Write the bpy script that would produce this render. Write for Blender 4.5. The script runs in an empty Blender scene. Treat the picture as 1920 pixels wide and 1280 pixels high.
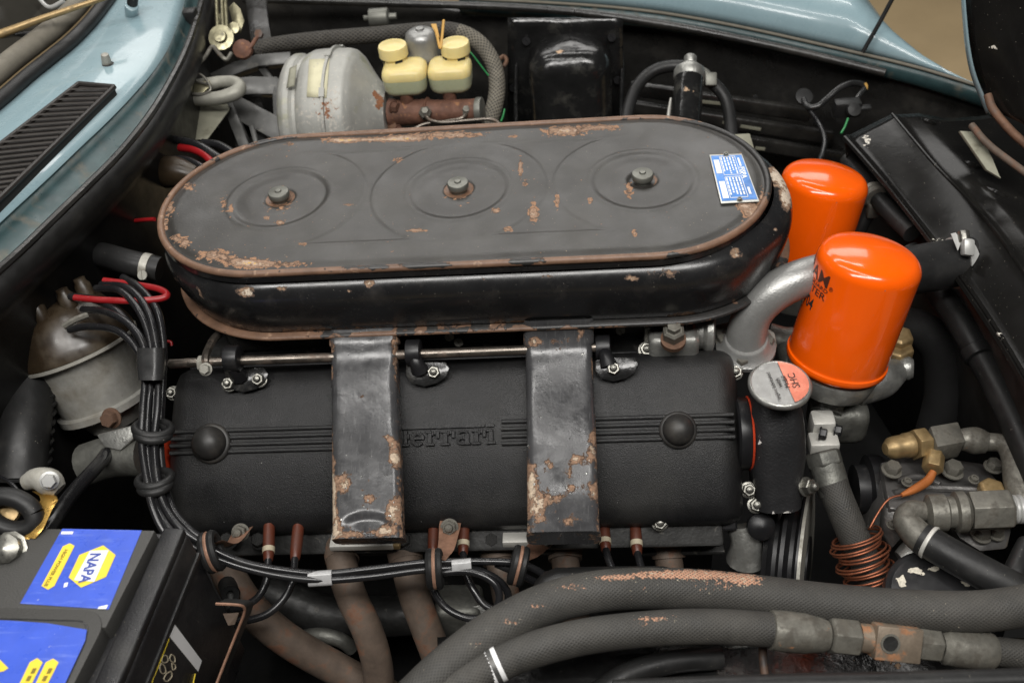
import bpy, bmesh, math, random
from mathutils import Vector as V, Matrix, noise as mn

random.seed(11)
sc = bpy.context.scene
col = sc.collection
PI = math.pi

# ------------------------------------------------------------------ camera
FPX = 1920 * 35 / 36
FW = V((-.081, .734, -.674)).normalized()
RT = V((.996, .0342, -.0826)); RT = (RT - FW * RT.dot(FW)).normalized()
UP = RT.cross(FW)


def ray(px, py):
    return FW + RT * ((px - 960) / FPX) - UP * ((py - 640) / FPX)


CAM = V((0, 0, .95)) - ray(860, 355) * 1.03
cd = bpy.data.cameras.new('camera')
cd.lens = 35; cd.sensor_width = 36; cd.clip_start = .02; cd.clip_end = 60
cd.dof.use_dof = True; cd.dof.focus_distance = 1.0; cd.dof.aperture_fstop = 6.3
cam = bpy.data.objects.new('camera', cd); col.objects.link(cam)
mw = Matrix((RT, UP, -FW)).transposed().to_4x4(); mw.translation = CAM
cam.matrix_world = mw
sc.camera = cam

# ------------------------------------------------------------------ world and lamps (a workshop lit by ceiling tubes)
w = bpy.data.worlds.new('World'); sc.world = w; w.use_nodes = True
w.node_tree.nodes['Background'].inputs[0].default_value = (.95, .97, 1, 1)
w.node_tree.nodes['Background'].inputs[1].default_value = .016


def lamp(name, loc, target, sx, sy, power, colr=(1, .975, .94)):
    l = bpy.data.lights.new(name, 'AREA'); l.shape = 'RECTANGLE'; l.size = sx; l.size_y = sy
    l.energy = power; l.color = colr
    o = bpy.data.objects.new(name, l); col.objects.link(o); o.location = loc
    o.rotation_euler = (V(target) - V(loc)).to_track_quat('-Z', 'Y').to_euler()
    return o


lamp('ceiling_tube_lamp', (-.1, -.25, 2.75), (0, -.1, .9), 2.4, .09, 17)
lamp('ceiling_tube_lamp', (-.1, 1.25, 2.75), (0, .4, .9), 2.4, .12, 16)
lamp('ceiling_tube_lamp', (0, 3.0, 2.9), (0, 0, .9), 3.6, .8, 40)
lamp('ceiling_tube_lamp', (.1, -1.15, 2.7), (0, -.2, .8), 2.4, .36, 56)

vs = sc.view_settings
vs.view_transform = 'Standard'; vs.look = 'None'; vs.exposure = 0; vs.gamma = 1; vs.use_curve_mapping = False


# ------------------------------------------------------------------ points
def P(px, py, d=None, x=None, y=None, z=None):
    """point seen at photo pixel (px,py) at depth d, or on the plane x=, y= or z="""
    r = ray(px, py)
    if d is not None: t = d
    elif z is not None: t = (z - CAM.z) / r.z
    elif y is not None: t = (y - CAM.y) / r.y
    else: t = (x - CAM.x) / r.x
    return CAM + r * t


def PP(px, py, p0, n):
    r = ray(px, py)
    return CAM + r * ((V(p0) - CAM).dot(n) / r.dot(n))


def pr(p):
    v = V(p) - CAM; d = v.dot(FW)
    return 960 + FPX * v.dot(RT) / d, 640 - FPX * v.dot(UP) / d, d


def mm(px, d): return px * d / FPX


X, Y, Z = V((1, 0, 0)), V((0, 1, 0)), V((0, 0, 1))


# ------------------------------------------------------------------ materials
MATS = {}


def mat(name, c, rough=.5, metal=0., coat=0., var=.12, vs_=25, bump=0., bs=300., rv=.1, layers=(), spec=.5, braid=None, trans=0., crough=.1, bdist=.001):
    m = bpy.data.materials.new(name); m.use_nodes = True; MATS[name] = m
    nt = m.node_tree; N = nt.nodes; L = nt.links
    b = N['Principled BSDF']
    tc = N.new('ShaderNodeTexCoord')
    src = tc.outputs['Object']

    def noise(scale, detail=4, rough_=.6, vec=None):
        n = N.new('ShaderNodeTexNoise'); n.inputs['Scale'].default_value = scale
        n.inputs['Detail'].default_value = detail; n.inputs['Roughness'].default_value = rough_
        L.new(vec or src, n.inputs['Vector']); return n.outputs['Fac']

    def math_(op, a, b_=None, clamp=False):
        n = N.new('ShaderNodeMath'); n.operation = op; n.use_clamp = clamp
        for i, v in enumerate((a, b_)):
            if v is None: continue
            if isinstance(v, (int, float)): n.inputs[i].default_value = v
            else: L.new(v, n.inputs[i])
        return n.outputs[0]

    def mr(v, a0, a1, b0, b1):
        n = N.new('ShaderNodeMapRange'); n.inputs[1].default_value = a0; n.inputs[2].default_value = a1
        n.inputs[3].default_value = b0; n.inputs[4].default_value = b1; L.new(v, n.inputs[0]); return n.outputs[0]

    def mixc(f, a, b_):
        n = N.new('ShaderNodeMix'); n.data_type = 'RGBA'; L.new(f, n.inputs[0])
        for i, v in ((6, a), (7, b_)):
            if isinstance(v, tuple): n.inputs[i].default_value = (*v[:3], 1)
            else: L.new(v, n.inputs[i])
        return n.outputs[2]

    def mixf(f, a, b_):
        n = N.new('ShaderNodeMix'); n.data_type = 'FLOAT'; L.new(f, n.inputs[0])
        for i, v in ((2, a), (3, b_)):
            if isinstance(v, (int, float)): n.inputs[i].default_value = v
            else: L.new(v, n.inputs[i])
        return n.outputs[0]

    v = noise(vs_, 5, .65)
    c0 = tuple(x * (1 - var) for x in c); c1 = tuple(min(1, x * (1 + var)) for x in c)
    C = mixc(mr(v, .3, .7, 0, 1), c0, c1)
    Rg = mr(noise(vs_ * 1.7, 4), .3, .7, max(.02, rough - rv), min(1, rough + rv))
    Me = None
    H = None
    if bump: H = math_('MULTIPLY', noise(bs, 3), bump)
    if braid:
        pitch, amp, c2 = braid
        uv = tc.outputs['UV']; acc = None
        for sgn in (1, -1):
            mp = N.new('ShaderNodeMapping'); mp.inputs['Rotation'].default_value = (0, 0, sgn * .9)
            L.new(uv, mp.inputs['Vector'])
            wv = N.new('ShaderNodeTexWave'); wv.inputs['Scale'].default_value = 1 / (pitch * 6.283) * 2
            wv.inputs['Distortion'].default_value = .6; wv.inputs['Detail'].default_value = 1
            L.new(mp.outputs[0], wv.inputs['Vector'])
            acc = wv.outputs['Fac'] if acc is None else math_('MAXIMUM', acc, wv.outputs['Fac'])
        H = math_('MULTIPLY', acc, amp) if H is None else math_('ADD', H, math_('MULTIPLY', acc, amp))
        C = mixc(mr(acc, .3, .9, 0, 1), c2, C)
    at = None
    for la in layers:
        n = noise(la.get('s', 60), la.get('d', 6), la.get('dr', .65))
        if la.get('st'):
            mp = N.new('ShaderNodeMapping'); mp.inputs['Scale'].default_value = la['st']; L.new(src, mp.inputs['Vector'])
            n = noise(la.get('s', 60), la.get('d', 6), .6, mp.outputs[0])
        if la.get('a'):
            if at is None:
                at = N.new('ShaderNodeAttribute'); at.attribute_name = 'wear'
            n = math_('ADD', n, math_('MULTIPLY', at.outputs['Fac'], la['a']))
        t = la['t']; f = mr(n, t, t + la.get('w', .02), 0, la.get('k', 1))
        if la.get('br') and braid: f = math_('MULTIPLY', f, mr(acc, .45, .8, .3, 1))
        lc = la['c']; v2 = noise(la.get('s', 60) * 3.1, 4)
        lv = la.get('v', .3)
        lcol = mixc(mr(v2, .3, .7, 0, 1), tuple(x * (1 - lv) for x in lc), tuple(min(1, x * (1 + lv)) for x in lc))
        C = mixc(f, C, lcol)
        Rg = mixf(f, Rg, la.get('r', .8))
        Me = mixf(f, Me if Me is not None else metal, la.get('m', 0))
        if la.get('h'):
            hh = math_('MULTIPLY', f, la['h']); H = hh if H is None else math_('ADD', H, hh)
    L.new(C, b.inputs['Base Color']); L.new(Rg, b.inputs['Roughness'])
    if Me is not None: L.new(Me, b.inputs['Metallic'])
    else: b.inputs['Metallic'].default_value = metal
    b.inputs['Specular IOR Level'].default_value = spec
    b.inputs['Coat Weight'].default_value = coat; b.inputs['Coat Roughness'].default_value = crough
    if trans:
        b.inputs['Subsurface Weight'].default_value = trans; b.inputs['Subsurface Radius'].default_value = (.02, .015, .006)
    if H is not None:
        bp = N.new('ShaderNodeBump'); bp.inputs['Strength'].default_value = 1; bp.inputs['Distance'].default_value = bdist
        L.new(H, bp.inputs['Height']); L.new(bp.outputs[0], b.inputs['Normal'])
    return m


RUST = (.19, .095, .05); PRIMER = (.30, .17, .10); PALE = (.42, .36, .28); BLK = (.016, .016, .017)
dustl = dict(c=(.14, .125, .10), s=40, t=.42, w=.3, k=.28, r=.85, v=.2)
# air cleaner
mat('lid_paint', (.024, .0225, .020), .39, var=.2, vs_=18, bump=.12, bs=400, rv=.06, layers=(
    dict(c=(.095, .088, .076), s=14, t=.42, w=.35, k=.28, r=.5, v=.15), dict(c=(.05, .05, .052), s=9, t=.52, w=.2, k=.5, r=.3, v=.1),
    dict(c=(.27, .15, .085), s=170, t=.705, w=.02, r=.8, a=.5, h=-.25, d=3),
    dict(c=(.085, .052, .035), s=110, t=.79, w=.03, r=.8, a=.56, v=.3), dict(c=(.23, .145, .095), s=110, t=.84, w=.035, r=.8, a=.56, h=-.5, v=.45),
    dict(c=(.36, .26, .19), s=200, t=1.05, w=.05, r=.7, a=.56, h=-.3), dict(c=(.5, .30, .05), s=330, t=1.14, w=.03, r=.6, a=.5), dict(c=(.30, .25, .17), s=420, t=.735, w=.02, r=.7, d=2)))
mat('pan_paint', (.012, .012, .0125), .24, var=.2, bump=.04, bs=90, rv=.07, layers=(dict(c=(.32, .29, .24), s=520, t=.735, w=.02, r=.7, d=2), 
    dict(c=(.09, .08, .07), s=40, t=.54, w=.3, k=.3, r=.5),
    dict(c=(.08, .05, .035), s=110, t=.79, w=.03, r=.8, a=.56), dict(c=(.24, .155, .10), s=110, t=.84, w=.03, r=.85, a=.56, h=-.5, v=.45),
    dict(c=(.5, .42, .33), s=150, t=1.0, w=.02, r=.7, a=.6, h=-.4)))
mat('bead_rust', (.155, .088, .055), .5, var=.3, vs_=60, bump=.2, bs=300, layers=(
    dict(c=(.45, .30, .2), s=90, t=.6, w=.1, k=.6, r=.5),
    dict(c=(.022, .021, .02), s=60, t=.66, w=.02, r=.4, a=.6, h=.4)))
mat('steel_nut', (.24, .235, .21), .36, .9, var=.2, vs_=120, bump=.1, bs=500)
mat('plug_grey', (.17, .17, .15), .45, .6, var=.15)
mat('label_blue', (.03, .17, .50), .35, var=.35, vs_=60, rv=.1)
mat('print_white', (.72, .74, .74), .5, var=.08)
mat('alu_edge', (.6, .6, .56), .4, .3)
mat('print_black', (.02, .018, .016), .5)
mat('print_brown', (.07, .018, .008), .45)
# duct
mat('duct_paint', (.034, .034, .036), .24, var=.25, vs_=30, bump=.10, bs=200, rv=.12, layers=(
    dict(c=(.12, .12, .12), s=22, t=.35, w=.4, k=.35, r=.32, m=.3, v=.1),
    dict(c=(.075, .045, .03), s=130, t=.74, w=.03, r=.8, a=.5, v=.3), dict(c=(.21, .125, .078), s=130, t=.79, w=.04, r=.85, a=.5, h=-.6, v=.5),
    dict(c=(.42, .33, .24), s=150, t=.97, w=.05, r=.8, a=.5, h=-.5),
    dict(c=(.4, .4, .38), s=200, t=.665, w=.03, r=.25, a=.05, m=.6, h=.4, d=7), dict(c=(.16, .16, .16), s=60, st=(9, 1, 1), t=.58, w=.1, k=.4, r=.25, m=.5)), bdist=.0012)
# valve cover
mat('crackle_black', (.009, .009, .0094), .37, spec=.32, var=.25, vs_=40, bump=.8, bs=1000, rv=.06, bdist=.0007, layers=(
    dict(c=(.08, .077, .07), s=22, t=.56, w=.3, k=.16, r=.6), dict(c=(.05, .048, .043), s=8, t=.5, w=.2, k=.25, r=.55), dict(c=(.2, .19, .17), s=60, t=.71, w=.02, k=.35, r=.6, d=8, dr=.75),
    dict(c=(.5, .5, .47), s=400, t=.785, w=.02, r=.6, d=2)))
mat('smooth_black', (.010, .010, .011), .4, spec=.4, var=.2, layers=(dict(c=(.1, .09, .08), s=60, t=.55, w=.25, k=.25, r=.7),))
mat('knob_rubber', (.022, .021, .02), .48, var=.25, layers=(dict(c=(.09, .08, .065), s=40, t=.45, w=.3, k=.4, r=.7),))
mat('housing_black', (.017, .017, .018), .42, var=.2, bump=.6, bs=400, layers=(
    dict(c=(.55, .53, .5), s=90, t=.82, w=.02, r=.5, a=.5, h=-.5),))
mat('orange_paint', (.88, .105, .002), .2, spec=.35, coat=.5, var=.03, rv=.03, crough=.06, layers=(
    dict(c=(.60, .16, .04), s=9, t=.5, w=.3, k=.25, r=.4), dict(c=(.22, .12, .09), s=240, t=.755, w=.015, r=.6, d=2)), bump=.10, bs=28)
mat('filter_base', (.25, .06, .01), .45)
mat('cast_alu', (.33, .33, .31), .42, .75, var=.22, vs_=60, bump=.5, bs=300, layers=(
    dict(c=(.10, .10, .085), s=45, t=.52, w=.2, k=.7, r=.7),))
mat('cast_alu_dark', (.14, .14, .125), .5, .6, var=.3, vs_=60, bump=.5, bs=250, layers=(
    dict(c=(.03, .03, .028), s=40, t=.5, w=.2, k=.8, r=.7),))
mat('paint_alu', (.30, .30, .29), .38, .55, var=.12, bump=.35, bs=500, layers=(
    dict(c=(.07, .07, .06), s=35, t=.52, w=.25, k=.6, r=.6),))
mat('pale_alu', (.55, .54, .50), .5, .35, var=.12, bump=.3, bs=300)
mat('dirty_alu', (.36, .35, .31), .5, .4, var=.2, bump=.4, bs=200, layers=(
    dict(c=(.09, .075, .05), s=40, t=.5, w=.2, k=.8, r=.8),))
mat('grimy_shaded_alu', (.31, .305, .28), .5, .3, var=.2, bump=.3, bs=120, layers=(
    dict(c=(.10, .085, .06), s=18, t=.42, w=.25, k=.85, r=.8), dict(c=(.05, .04, .025), s=30, t=.6, w=.06, k=.8, r=.7)))  # dirt laid on heavier, also standing in for shade below the cowl
mat('rubber', (.013, .013, .013), .46, spec=.35, var=.25, layers=(dict(c=(.08, .076, .068), s=35, t=.54, w=.3, k=.22, r=.8), dict(c=(.32, .29, .24), s=520, t=.735, w=.02, r=.7, d=2)), bump=.15, bs=200)
mat('wire_black', (.011, .011, .012), .26, var=.2, layers=(dict(c=(.09, .085, .075), s=35, t=.52, w=.3, k=.25, r=.7),))
mat('hose_fabric', (.046, .044, .039), .66, var=.22, vs_=30, braid=(.0026, .25, (.026, .025, .023)), layers=(
    dict(c=(.09, .083, .072), s=25, t=.45, w=.35, k=.4, r=.8), dict(c=(.014, .0135, .013), s=16, t=.56, w=.15, k=.6, r=.45),
    dict(c=(.46, .25, .16), s=300, t=.90, w=.10, r=.8, a=.62, d=2, h=-.4, br=1),
    dict(c=(.40, .35, .26), s=420, t=.735, w=.03, r=.8, a=.12, d=2)), bump=.2, bs=500)
mat('hose_braid_tan', (.15, .135, .105), .75, var=.3, vs_=60, braid=(.0045, .9, (.028, .026, .022)))
mat('hose_braid_dark', (.045, .04, .032), .7, var=.3, vs_=60, braid=(.0045, .8, (.014, .013, .012)))
mat('boot_brown', (.085, .021, .010), .42, var=.2, layers=(dict(c=(.05, .02, .012), s=60, t=.5, w=.2, k=.6, r=.6),))
mat('band_cream', (.40, .35, .25), .6, var=.15)
mat('tape_clear', (.34, .34, .34), .22, var=.25, vs_=70)
mat('tape_black', (.02, .02, .02), .25, var=.3)
mat('exhaust_rust', (.11, .080, .060), .68, .15, var=.35, vs_=30, bump=.4, bs=160, layers=(
    dict(c=(.14, .115, .095), s=22, t=.52, w=.2, k=.6, r=.6),
    dict(c=(.17, .066, .03), s=30, t=.53, w=.1, k=.8, r=.85, d=8), dict(c=(.04, .035, .03), s=30, t=.58, w=.15, k=.6, r=.7)))
mat('strap_rust', (.27, .15, .10), .5, .3, var=.3, vs_=90, bump=.2, bs=300)
mat('dark_metal', (.03, .03, .029), .5, .4, var=.4, vs_=50, bump=.6, bs=120, layers=(
    dict(c=(.16, .15, .13), s=70, t=.62, w=.08, k=.6, r=.7),))
mat('shaft_steel', (.16, .14, .12), .33, .85, var=.3, vs_=60, layers=(dict(c=(.08, .04, .02), s=40, t=.5, w=.15, k=.7, r=.7),))
mat('brass_dull', (.30, .21, .10), .45, .6, var=.25, vs_=80, layers=(dict(c=(.16, .12, .06), s=70, t=.55, w=.15, k=.6, r=.7),))
mat('brass_bright', (.62, .38, .10), .3, .85, var=.25, vs_=60)
mat('zinc_gold', (.28, .26, .17), .38, .8, var=.35, vs_=90, layers=(dict(c=(.08, .07, .05), s=60, t=.56, w=.1, k=.8, r=.6),))
mat('fitting_grey', (.17, .163, .14), .5, .5, var=.3, vs_=60, bump=.4, bs=180, layers=(
    dict(c=(.055, .048, .037), s=55, t=.47, w=.12, k=.8, r=.8, d=8),
    dict(c=(.30, .14, .06), s=60, t=.68, w=.05, k=.8, r=.85)))
mat('block_rust', (.20, .16, .12), .55, .4, var=.25, vs_=60, bump=.4, bs=160, layers=(
    dict(c=(.28, .13, .06), s=50, t=.52, w=.08, k=.9, r=.85),))
mat('copper', (.30, .105, .055), .42, .7, var=.3, vs_=70)
mat('copper_sleeve', (.38, .12, .03), .45, .2, var=.2)
mat('paint_chips_white', (.016, .016, .017), .35, layers=(dict(c=(.55, .51, .42), s=110, t=.80, w=.02, r=.6, a=.5, h=-.4),))
mat('compressor_metal', (.14, .135, .13), .42, .6, var=.3, vs_=40, bump=.5, bs=160, layers=(
    dict(c=(.4, .37, .33), s=70, t=.62, w=.1, k=.5, r=.6),
    dict(c=(.45, .17, .12), s=120, t=.9, w=.04, r=.7, a=.5)))
# body
mat('blue_paint', (.235, .335, .37), .28, coat=.4, var=.04, rv=.04, crough=.05, layers=(dict(c=(.35, .42, .42), s=12, t=.5, w=.3, k=.25, r=.5),))
mat('green_channel', (.028, .055, .058), .35, var=.3, vs_=40, bump=.2, bs=60, layers=(dict(c=(.13, .11, .08), s=30, t=.56, w=.12, k=.6, r=.7),))
mat('seal_rubber', (.16, .145, .115), .75, var=.2, vs_=50, bump=.3, bs=120)
mat('bay_black', (.016, .0155, .0145), .3, var=.3, vs_=20, bump=.5, bs=60, rv=.1, layers=(
    dict(c=(.065, .06, .05), s=10, t=.50, w=.25, k=.35, r=.6),
    dict(c=(.33, .22, .14), s=55, t=.90, w=.015, r=.8, a=.55, h=-.4),
    dict(c=(.5, .49, .44), s=190, t=.775, w=.02, r=.6, d=3)), bdist=.002)
mat('tar_black', (.011, .011, .011), .2, var=.3, vs_=30, bump=.28, bs=55, layers=(
    dict(c=(.1, .095, .08), s=30, t=.55, w=.2, k=.4, r=.6),
    dict(c=(.40, .27, .17), s=75, t=.86, w=.015, r=.7, a=.5, h=-.3)), bdist=.003)
mat('shroud_black', (.008, .0077, .0072), .2, spec=.13, var=.3, vs_=15, rv=.04, bump=.12, bs=35, layers=(
    dict(c=(.04, .036, .028), s=14, t=.56, w=.3, k=.25, r=.35), dict(c=(.4, .38, .33), s=30, t=.70, w=.01, k=.8, r=.6, d=8, dr=.75, a=.12), dict(c=(.32, .29, .24), s=520, t=.735, w=.02, r=.7, d=2),
    dict(c=(.55, .52, .46), s=150, t=.765, w=.02, r=.6, a=.3, d=4)), bdist=.002)
mat('vent_black', (.02, .017, .015), .5)
mat('slat_grey', (.045, .04, .036), .45, var=.3)
mat('glass_dark', (.05, .047, .04), .08, spec=.7, var=.1)
mat('battery_black', (.012, .012, .013), .36, var=.15, bump=.3, bs=500, layers=(dict(c=(.32, .29, .24), s=520, t=.735, w=.02, r=.7, d=2), dict(c=(.10, .095, .085), s=22, t=.48, w=.35, k=.25, r=.6),))
mat('battery_top', (.045, .044, .041), .55, var=.12, bump=.4, bs=600, vs_=14)
mat('sticker_blue', (.05, .105, .55), .32, var=.12, vs_=30, coat=.2, layers=(dict(c=(.22, .30, .68), s=30, st=(1, 7, 1), t=.56, w=.15, k=.4, r=.45), dict(c=(.5, .52, .6), s=300, t=.73, w=.02, k=.6, r=.6, d=2)))
mat('sticker_yellow', (.80, .60, .05), .4, var=.08, layers=(dict(c=(.5, .4, .12), s=60, t=.6, w=.1, k=.4, r=.6),))
mat('sticker_white', (.80, .80, .80), .4, var=.03)
mat('sticker_navy', (.05, .08, .33), .4)
mat('sticker_olive', (.20, .15, .02), .5)
mat('silver_grey', (.40, .40, .385), .42, .25, var=.1)
mat('zinc_drum', (.36, .36, .335), .55, .3, var=.14, vs_=20, bump=.2, bs=120, layers=(
    dict(c=(.36, .36, .2), s=16, t=.56, w=.1, k=.45, r=.35, m=.7),
    dict(c=(.46, .43, .38), s=220, t=.60, w=.05, k=.8, r=.75, a=.14),
    dict(c=(.22, .095, .045), s=70, t=.86, w=.02, r=.85, a=.5)))
mat('rust_cast', (.12, .055, .035), .7, .1, var=.4, vs_=60, bump=.8, bs=150, layers=(
    dict(c=(.27, .13, .06), s=110, t=.6, w=.06, k=.8, r=.85),))
mat('plastic_cream', (.70, .58, .26), .38, var=.1, vs_=20, trans=.25, layers=(dict(c=(.6, .46, .16), s=30, t=.5, w=.2, k=.5, r=.5),))
mat('plastic_fluid', (.42, .44, .29), .32, var=.12, vs_=20, trans=.2)
mat('paper_label', (.58, .55, .38), .7, var=.12, vs_=50, layers=(dict(c=(.34, .32, .27), s=90, t=.58, w=.05, k=.8, r=.7),))
mat('bracket_grey', (.075, .075, .072), .42, .35, var=.25, vs_=30, layers=(dict(c=(.2, .19, .17), s=45, t=.58, w=.1, k=.5, r=.6),))
mat('loop_grey', (.26, .255, .22), .55, .3, var=.2, vs_=40)
mat('pale_plate', (.24, .235, .18), .6, .2, var=.2, vs_=25, layers=(dict(c=(.10, .09, .06), s=35, t=.56, w=.12, k=.7, r=.7),))
mat('zip_tie', (.55, .32, .08), .5)
mat('wire_red', (.24, .008, .010), .35, var=.1)
mat('wire_green', (.03, .22, .07), .4)
mat('gasket_red', (.50, .045, .012), .5, var=.2)
mat('cap_brown', (.028, .019, .011), .34, var=.35, vs_=30, layers=(dict(c=(.085, .066, .042), s=25, t=.5, w=.2, k=.55, r=.6),))
mat('foil_red', (.55, .17, .11), .3, .55, var=.2)
mat('foil_silver', (.34, .34, .33), .42, .5, var=.15, vs_=50, bump=.3, bs=120)
mat('concrete_tan', (.52, .39, .22), .5, var=.1, vs_=3, bump=.05, bs=40)
mat('rust_dark', (.14, .075, .045), .7, .2, var=.4, vs_=50, bump=.5, bs=120, layers=(
    dict(c=(.03, .03, .03), s=25, t=.5, w=.15, k=.9, r=.5),
    dict(c=(.5, .45, .36), s=120, t=.72, w=.03, r=.7)))
mat('deep_black', (.007, .0068, .0065), .4, layers=(dict(c=(.05, .045, .037), s=20, t=.58, w=.25, k=.4, r=.7),))
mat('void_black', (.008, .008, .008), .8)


# ------------------------------------------------------------------ object helpers
ORG = {}


def tag(o, label=None, cat=None, group=None, kind=None):
    if label: o['label'] = label
    if cat: o['category'] = cat
    if group: o['group'] = group
    if kind: o['kind'] = kind
    return o


def thing(name, loc, label, cat, group=None):
    o = bpy.data.objects.new(name, None); col.objects.link(o)
    o.location = loc; o.empty_display_size = .02
    ORG[o] = V(loc)
    return tag(o, label, cat, group)


def crom(pts, k):
    pts = [V(p) for p in pts]
    if len(pts) < 3 or k <= 1: return pts
    q = [pts[0] * 2 - pts[1]] + pts + [pts[-1] * 2 - pts[-2]]
    out = []
    for i in range(1, len(q) - 2):
        a, b, c, d = q[i - 1:i + 3]
        for j in range(k):
            t = j / k
            out.append(.5 * ((2 * b) + (c - a) * t + (2 * a - 5 * b + 4 * c - d) * t * t + (3 * b - a - 3 * c + d) * t ** 3))
    out.append(pts[-1]); return out


def frame(n, up=None):
    n = V(n).normalized()
    u = V(up) if up else (Z if abs(n.z) < .9 else X)
    a = u.cross(n).normalized(); return a, n.cross(a), n


class B:
    def __init__(s):
        s.bm = bmesh.new(); s.uv = s.bm.loops.layers.uv.new('UVMap')

    def face(s, vs_, uvs=None):
        try: f = s.bm.faces.new(vs_)
        except ValueError: return
        if uvs:
            for l, u in zip(f.loops, uvs): l[s.uv].uv = u
        return f

    def loft(s, rings, cap=(True, True), closed=True):
        vr = [[s.bm.verts.new(p) for p in r] for r in rings]
        n = len(rings[0]); u = 0
        per = [0]
        for j in range(n): per.append(per[-1] + (rings[0][(j + 1) % n] - rings[0][j]).length)
        for i in range(len(vr) - 1):
            du = sum((rings[i + 1][j] - rings[i][j]).length for j in range(0, n, max(1, n // 4))) / len(range(0, n, max(1, n // 4)))
            for j in range(n if closed else n - 1):
                k = (j + 1) % n
                s.face((vr[i][j], vr[i][k], vr[i + 1][k], vr[i + 1][j]),
                       ((u, per[j]), (u, per[j + 1]), (u + du, per[j + 1]), (u + du, per[j])))
            u += du
        if closed:
            if cap[0]: s.face(list(reversed(vr[0])))
            if cap[1]: s.face(vr[-1])
        return s

    def tube(s, pts, r, n=12, k=6, cap=(True, True)):
        pts = [V(p) for p in pts]
        if isinstance(r, (list, tuple)):
            c = crom([V((x, 0, 0)) for x in r], k); rr = [v.x for v in c]
        else: rr = None
        q = crom(pts, k); rings = []
        t0 = (q[1] - q[0]).normalized(); a, b, _ = frame(t0)
        for i, p in enumerate(q):
            t = (q[min(i + 1, len(q) - 1)] - q[max(i - 1, 0)]).normalized()
            a = (a - t * a.dot(t)).normalized(); b = t.cross(a)
            R_ = rr[i] if rr else r
            rings.append([p + (a * math.cos(2 * PI * j / n) + b * math.sin(2 * PI * j / n)) * R_ for j in range(n)])
        return s.loft(rings, cap)

    def lathe(s, o, ax, prof, n=32, up=None):
        a, b, c = frame(ax, up); o = V(o)
        return s.loft([[o + c * h + (a * math.cos(2 * PI * j / n) + b * math.sin(2 * PI * j / n)) * max(r, 1e-5) for j in range(n)] for r, h in prof])

    def box(s, c, sx, sy, sz, ax=None):
        c = V(c); a, b, n = ax or (X, Y, Z)
        vs_ = [s.bm.verts.new(c + a * (sx / 2 * i) + b * (sy / 2 * j) + n * (sz / 2 * k)) for i in (-1, 1) for j in (-1, 1) for k in (-1, 1)]
        for f in ((0, 1, 3, 2), (4, 6, 7, 5), (0, 4, 5, 1), (2, 3, 7, 6), (0, 2, 6, 4), (1, 5, 7, 3)):
            s.face([vs_[i] for i in f])
        return s

    def prism(s, pts, vec):
        pts = [V(p) for p in pts]; vec = V(vec)
        return s.loft([pts, [p + vec for p in pts]])

    def grid(s, rows):
        vr = [[s.bm.verts.new(p) for p in r] for r in rows]
        for i in range(len(rows) - 1):
            for j in range(len(rows[0]) - 1):
                s.face((vr[i][j], vr[i][j + 1], vr[i + 1][j + 1], vr[i + 1][j]))
        return s

    def done(s, name, m, parent=None, bevel=0, seg=2, smooth=38, wear=None, solid=0, label=None, cat=None, group=None, kind=None, bang=30):
        bm = s.bm
        bmesh.ops.recalc_face_normals(bm, faces=bm.faces)
        if bevel:
            es = [e for e in bm.edges if len(e.link_faces) == 2 and e.calc_face_angle(0) > math.radians(bang)]
            if es: bmesh.ops.bevel(bm, geom=es, offset=bevel, segments=seg, profile=.5, affect='EDGES', clamp_overlap=True)
        me = bpy.data.meshes.new(name); bm.to_mesh(me); bm.free()
        return fin(name, me, m, parent, smooth, wear, solid, label, cat, group, kind)


def fin(name, me, m, parent=None, smooth=38, wear=None, solid=0, label=None, cat=None, group=None, kind=None):
    for m_ in (m if isinstance(m, (list, tuple)) else [m]): me.materials.append(MATS[m_])
    if wear:
        at = me.attributes.new('wear', 'FLOAT', 'POINT')
        at.data.foreach_set('value', [wear(v.co) for v in me.vertices])
    for p in me.polygons: p.use_smooth = True
    me.set_sharp_from_angle(angle=math.radians(smooth))
    if parent: org = ORG[parent]
    else:
        xs = [v.co for v in me.vertices]
        org = V(((min(c.x for c in xs) + max(c.x for c in xs)) / 2, (min(c.y for c in xs) + max(c.y for c in xs)) / 2, min(c.z for c in xs)))
    me.transform(Matrix.Translation(-org))
    o = bpy.data.objects.new(name, me); col.objects.link(o); ORG[o] = org
    if parent: o.parent = parent
    else: o.location = org
    if solid:
        md = o.modifiers.new('thickness', 'SOLIDIFY'); md.thickness = abs(solid); md.offset = -1 if solid > 0 else 1
    return tag(o, label, cat, group, kind)


PROTO = {}


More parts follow.
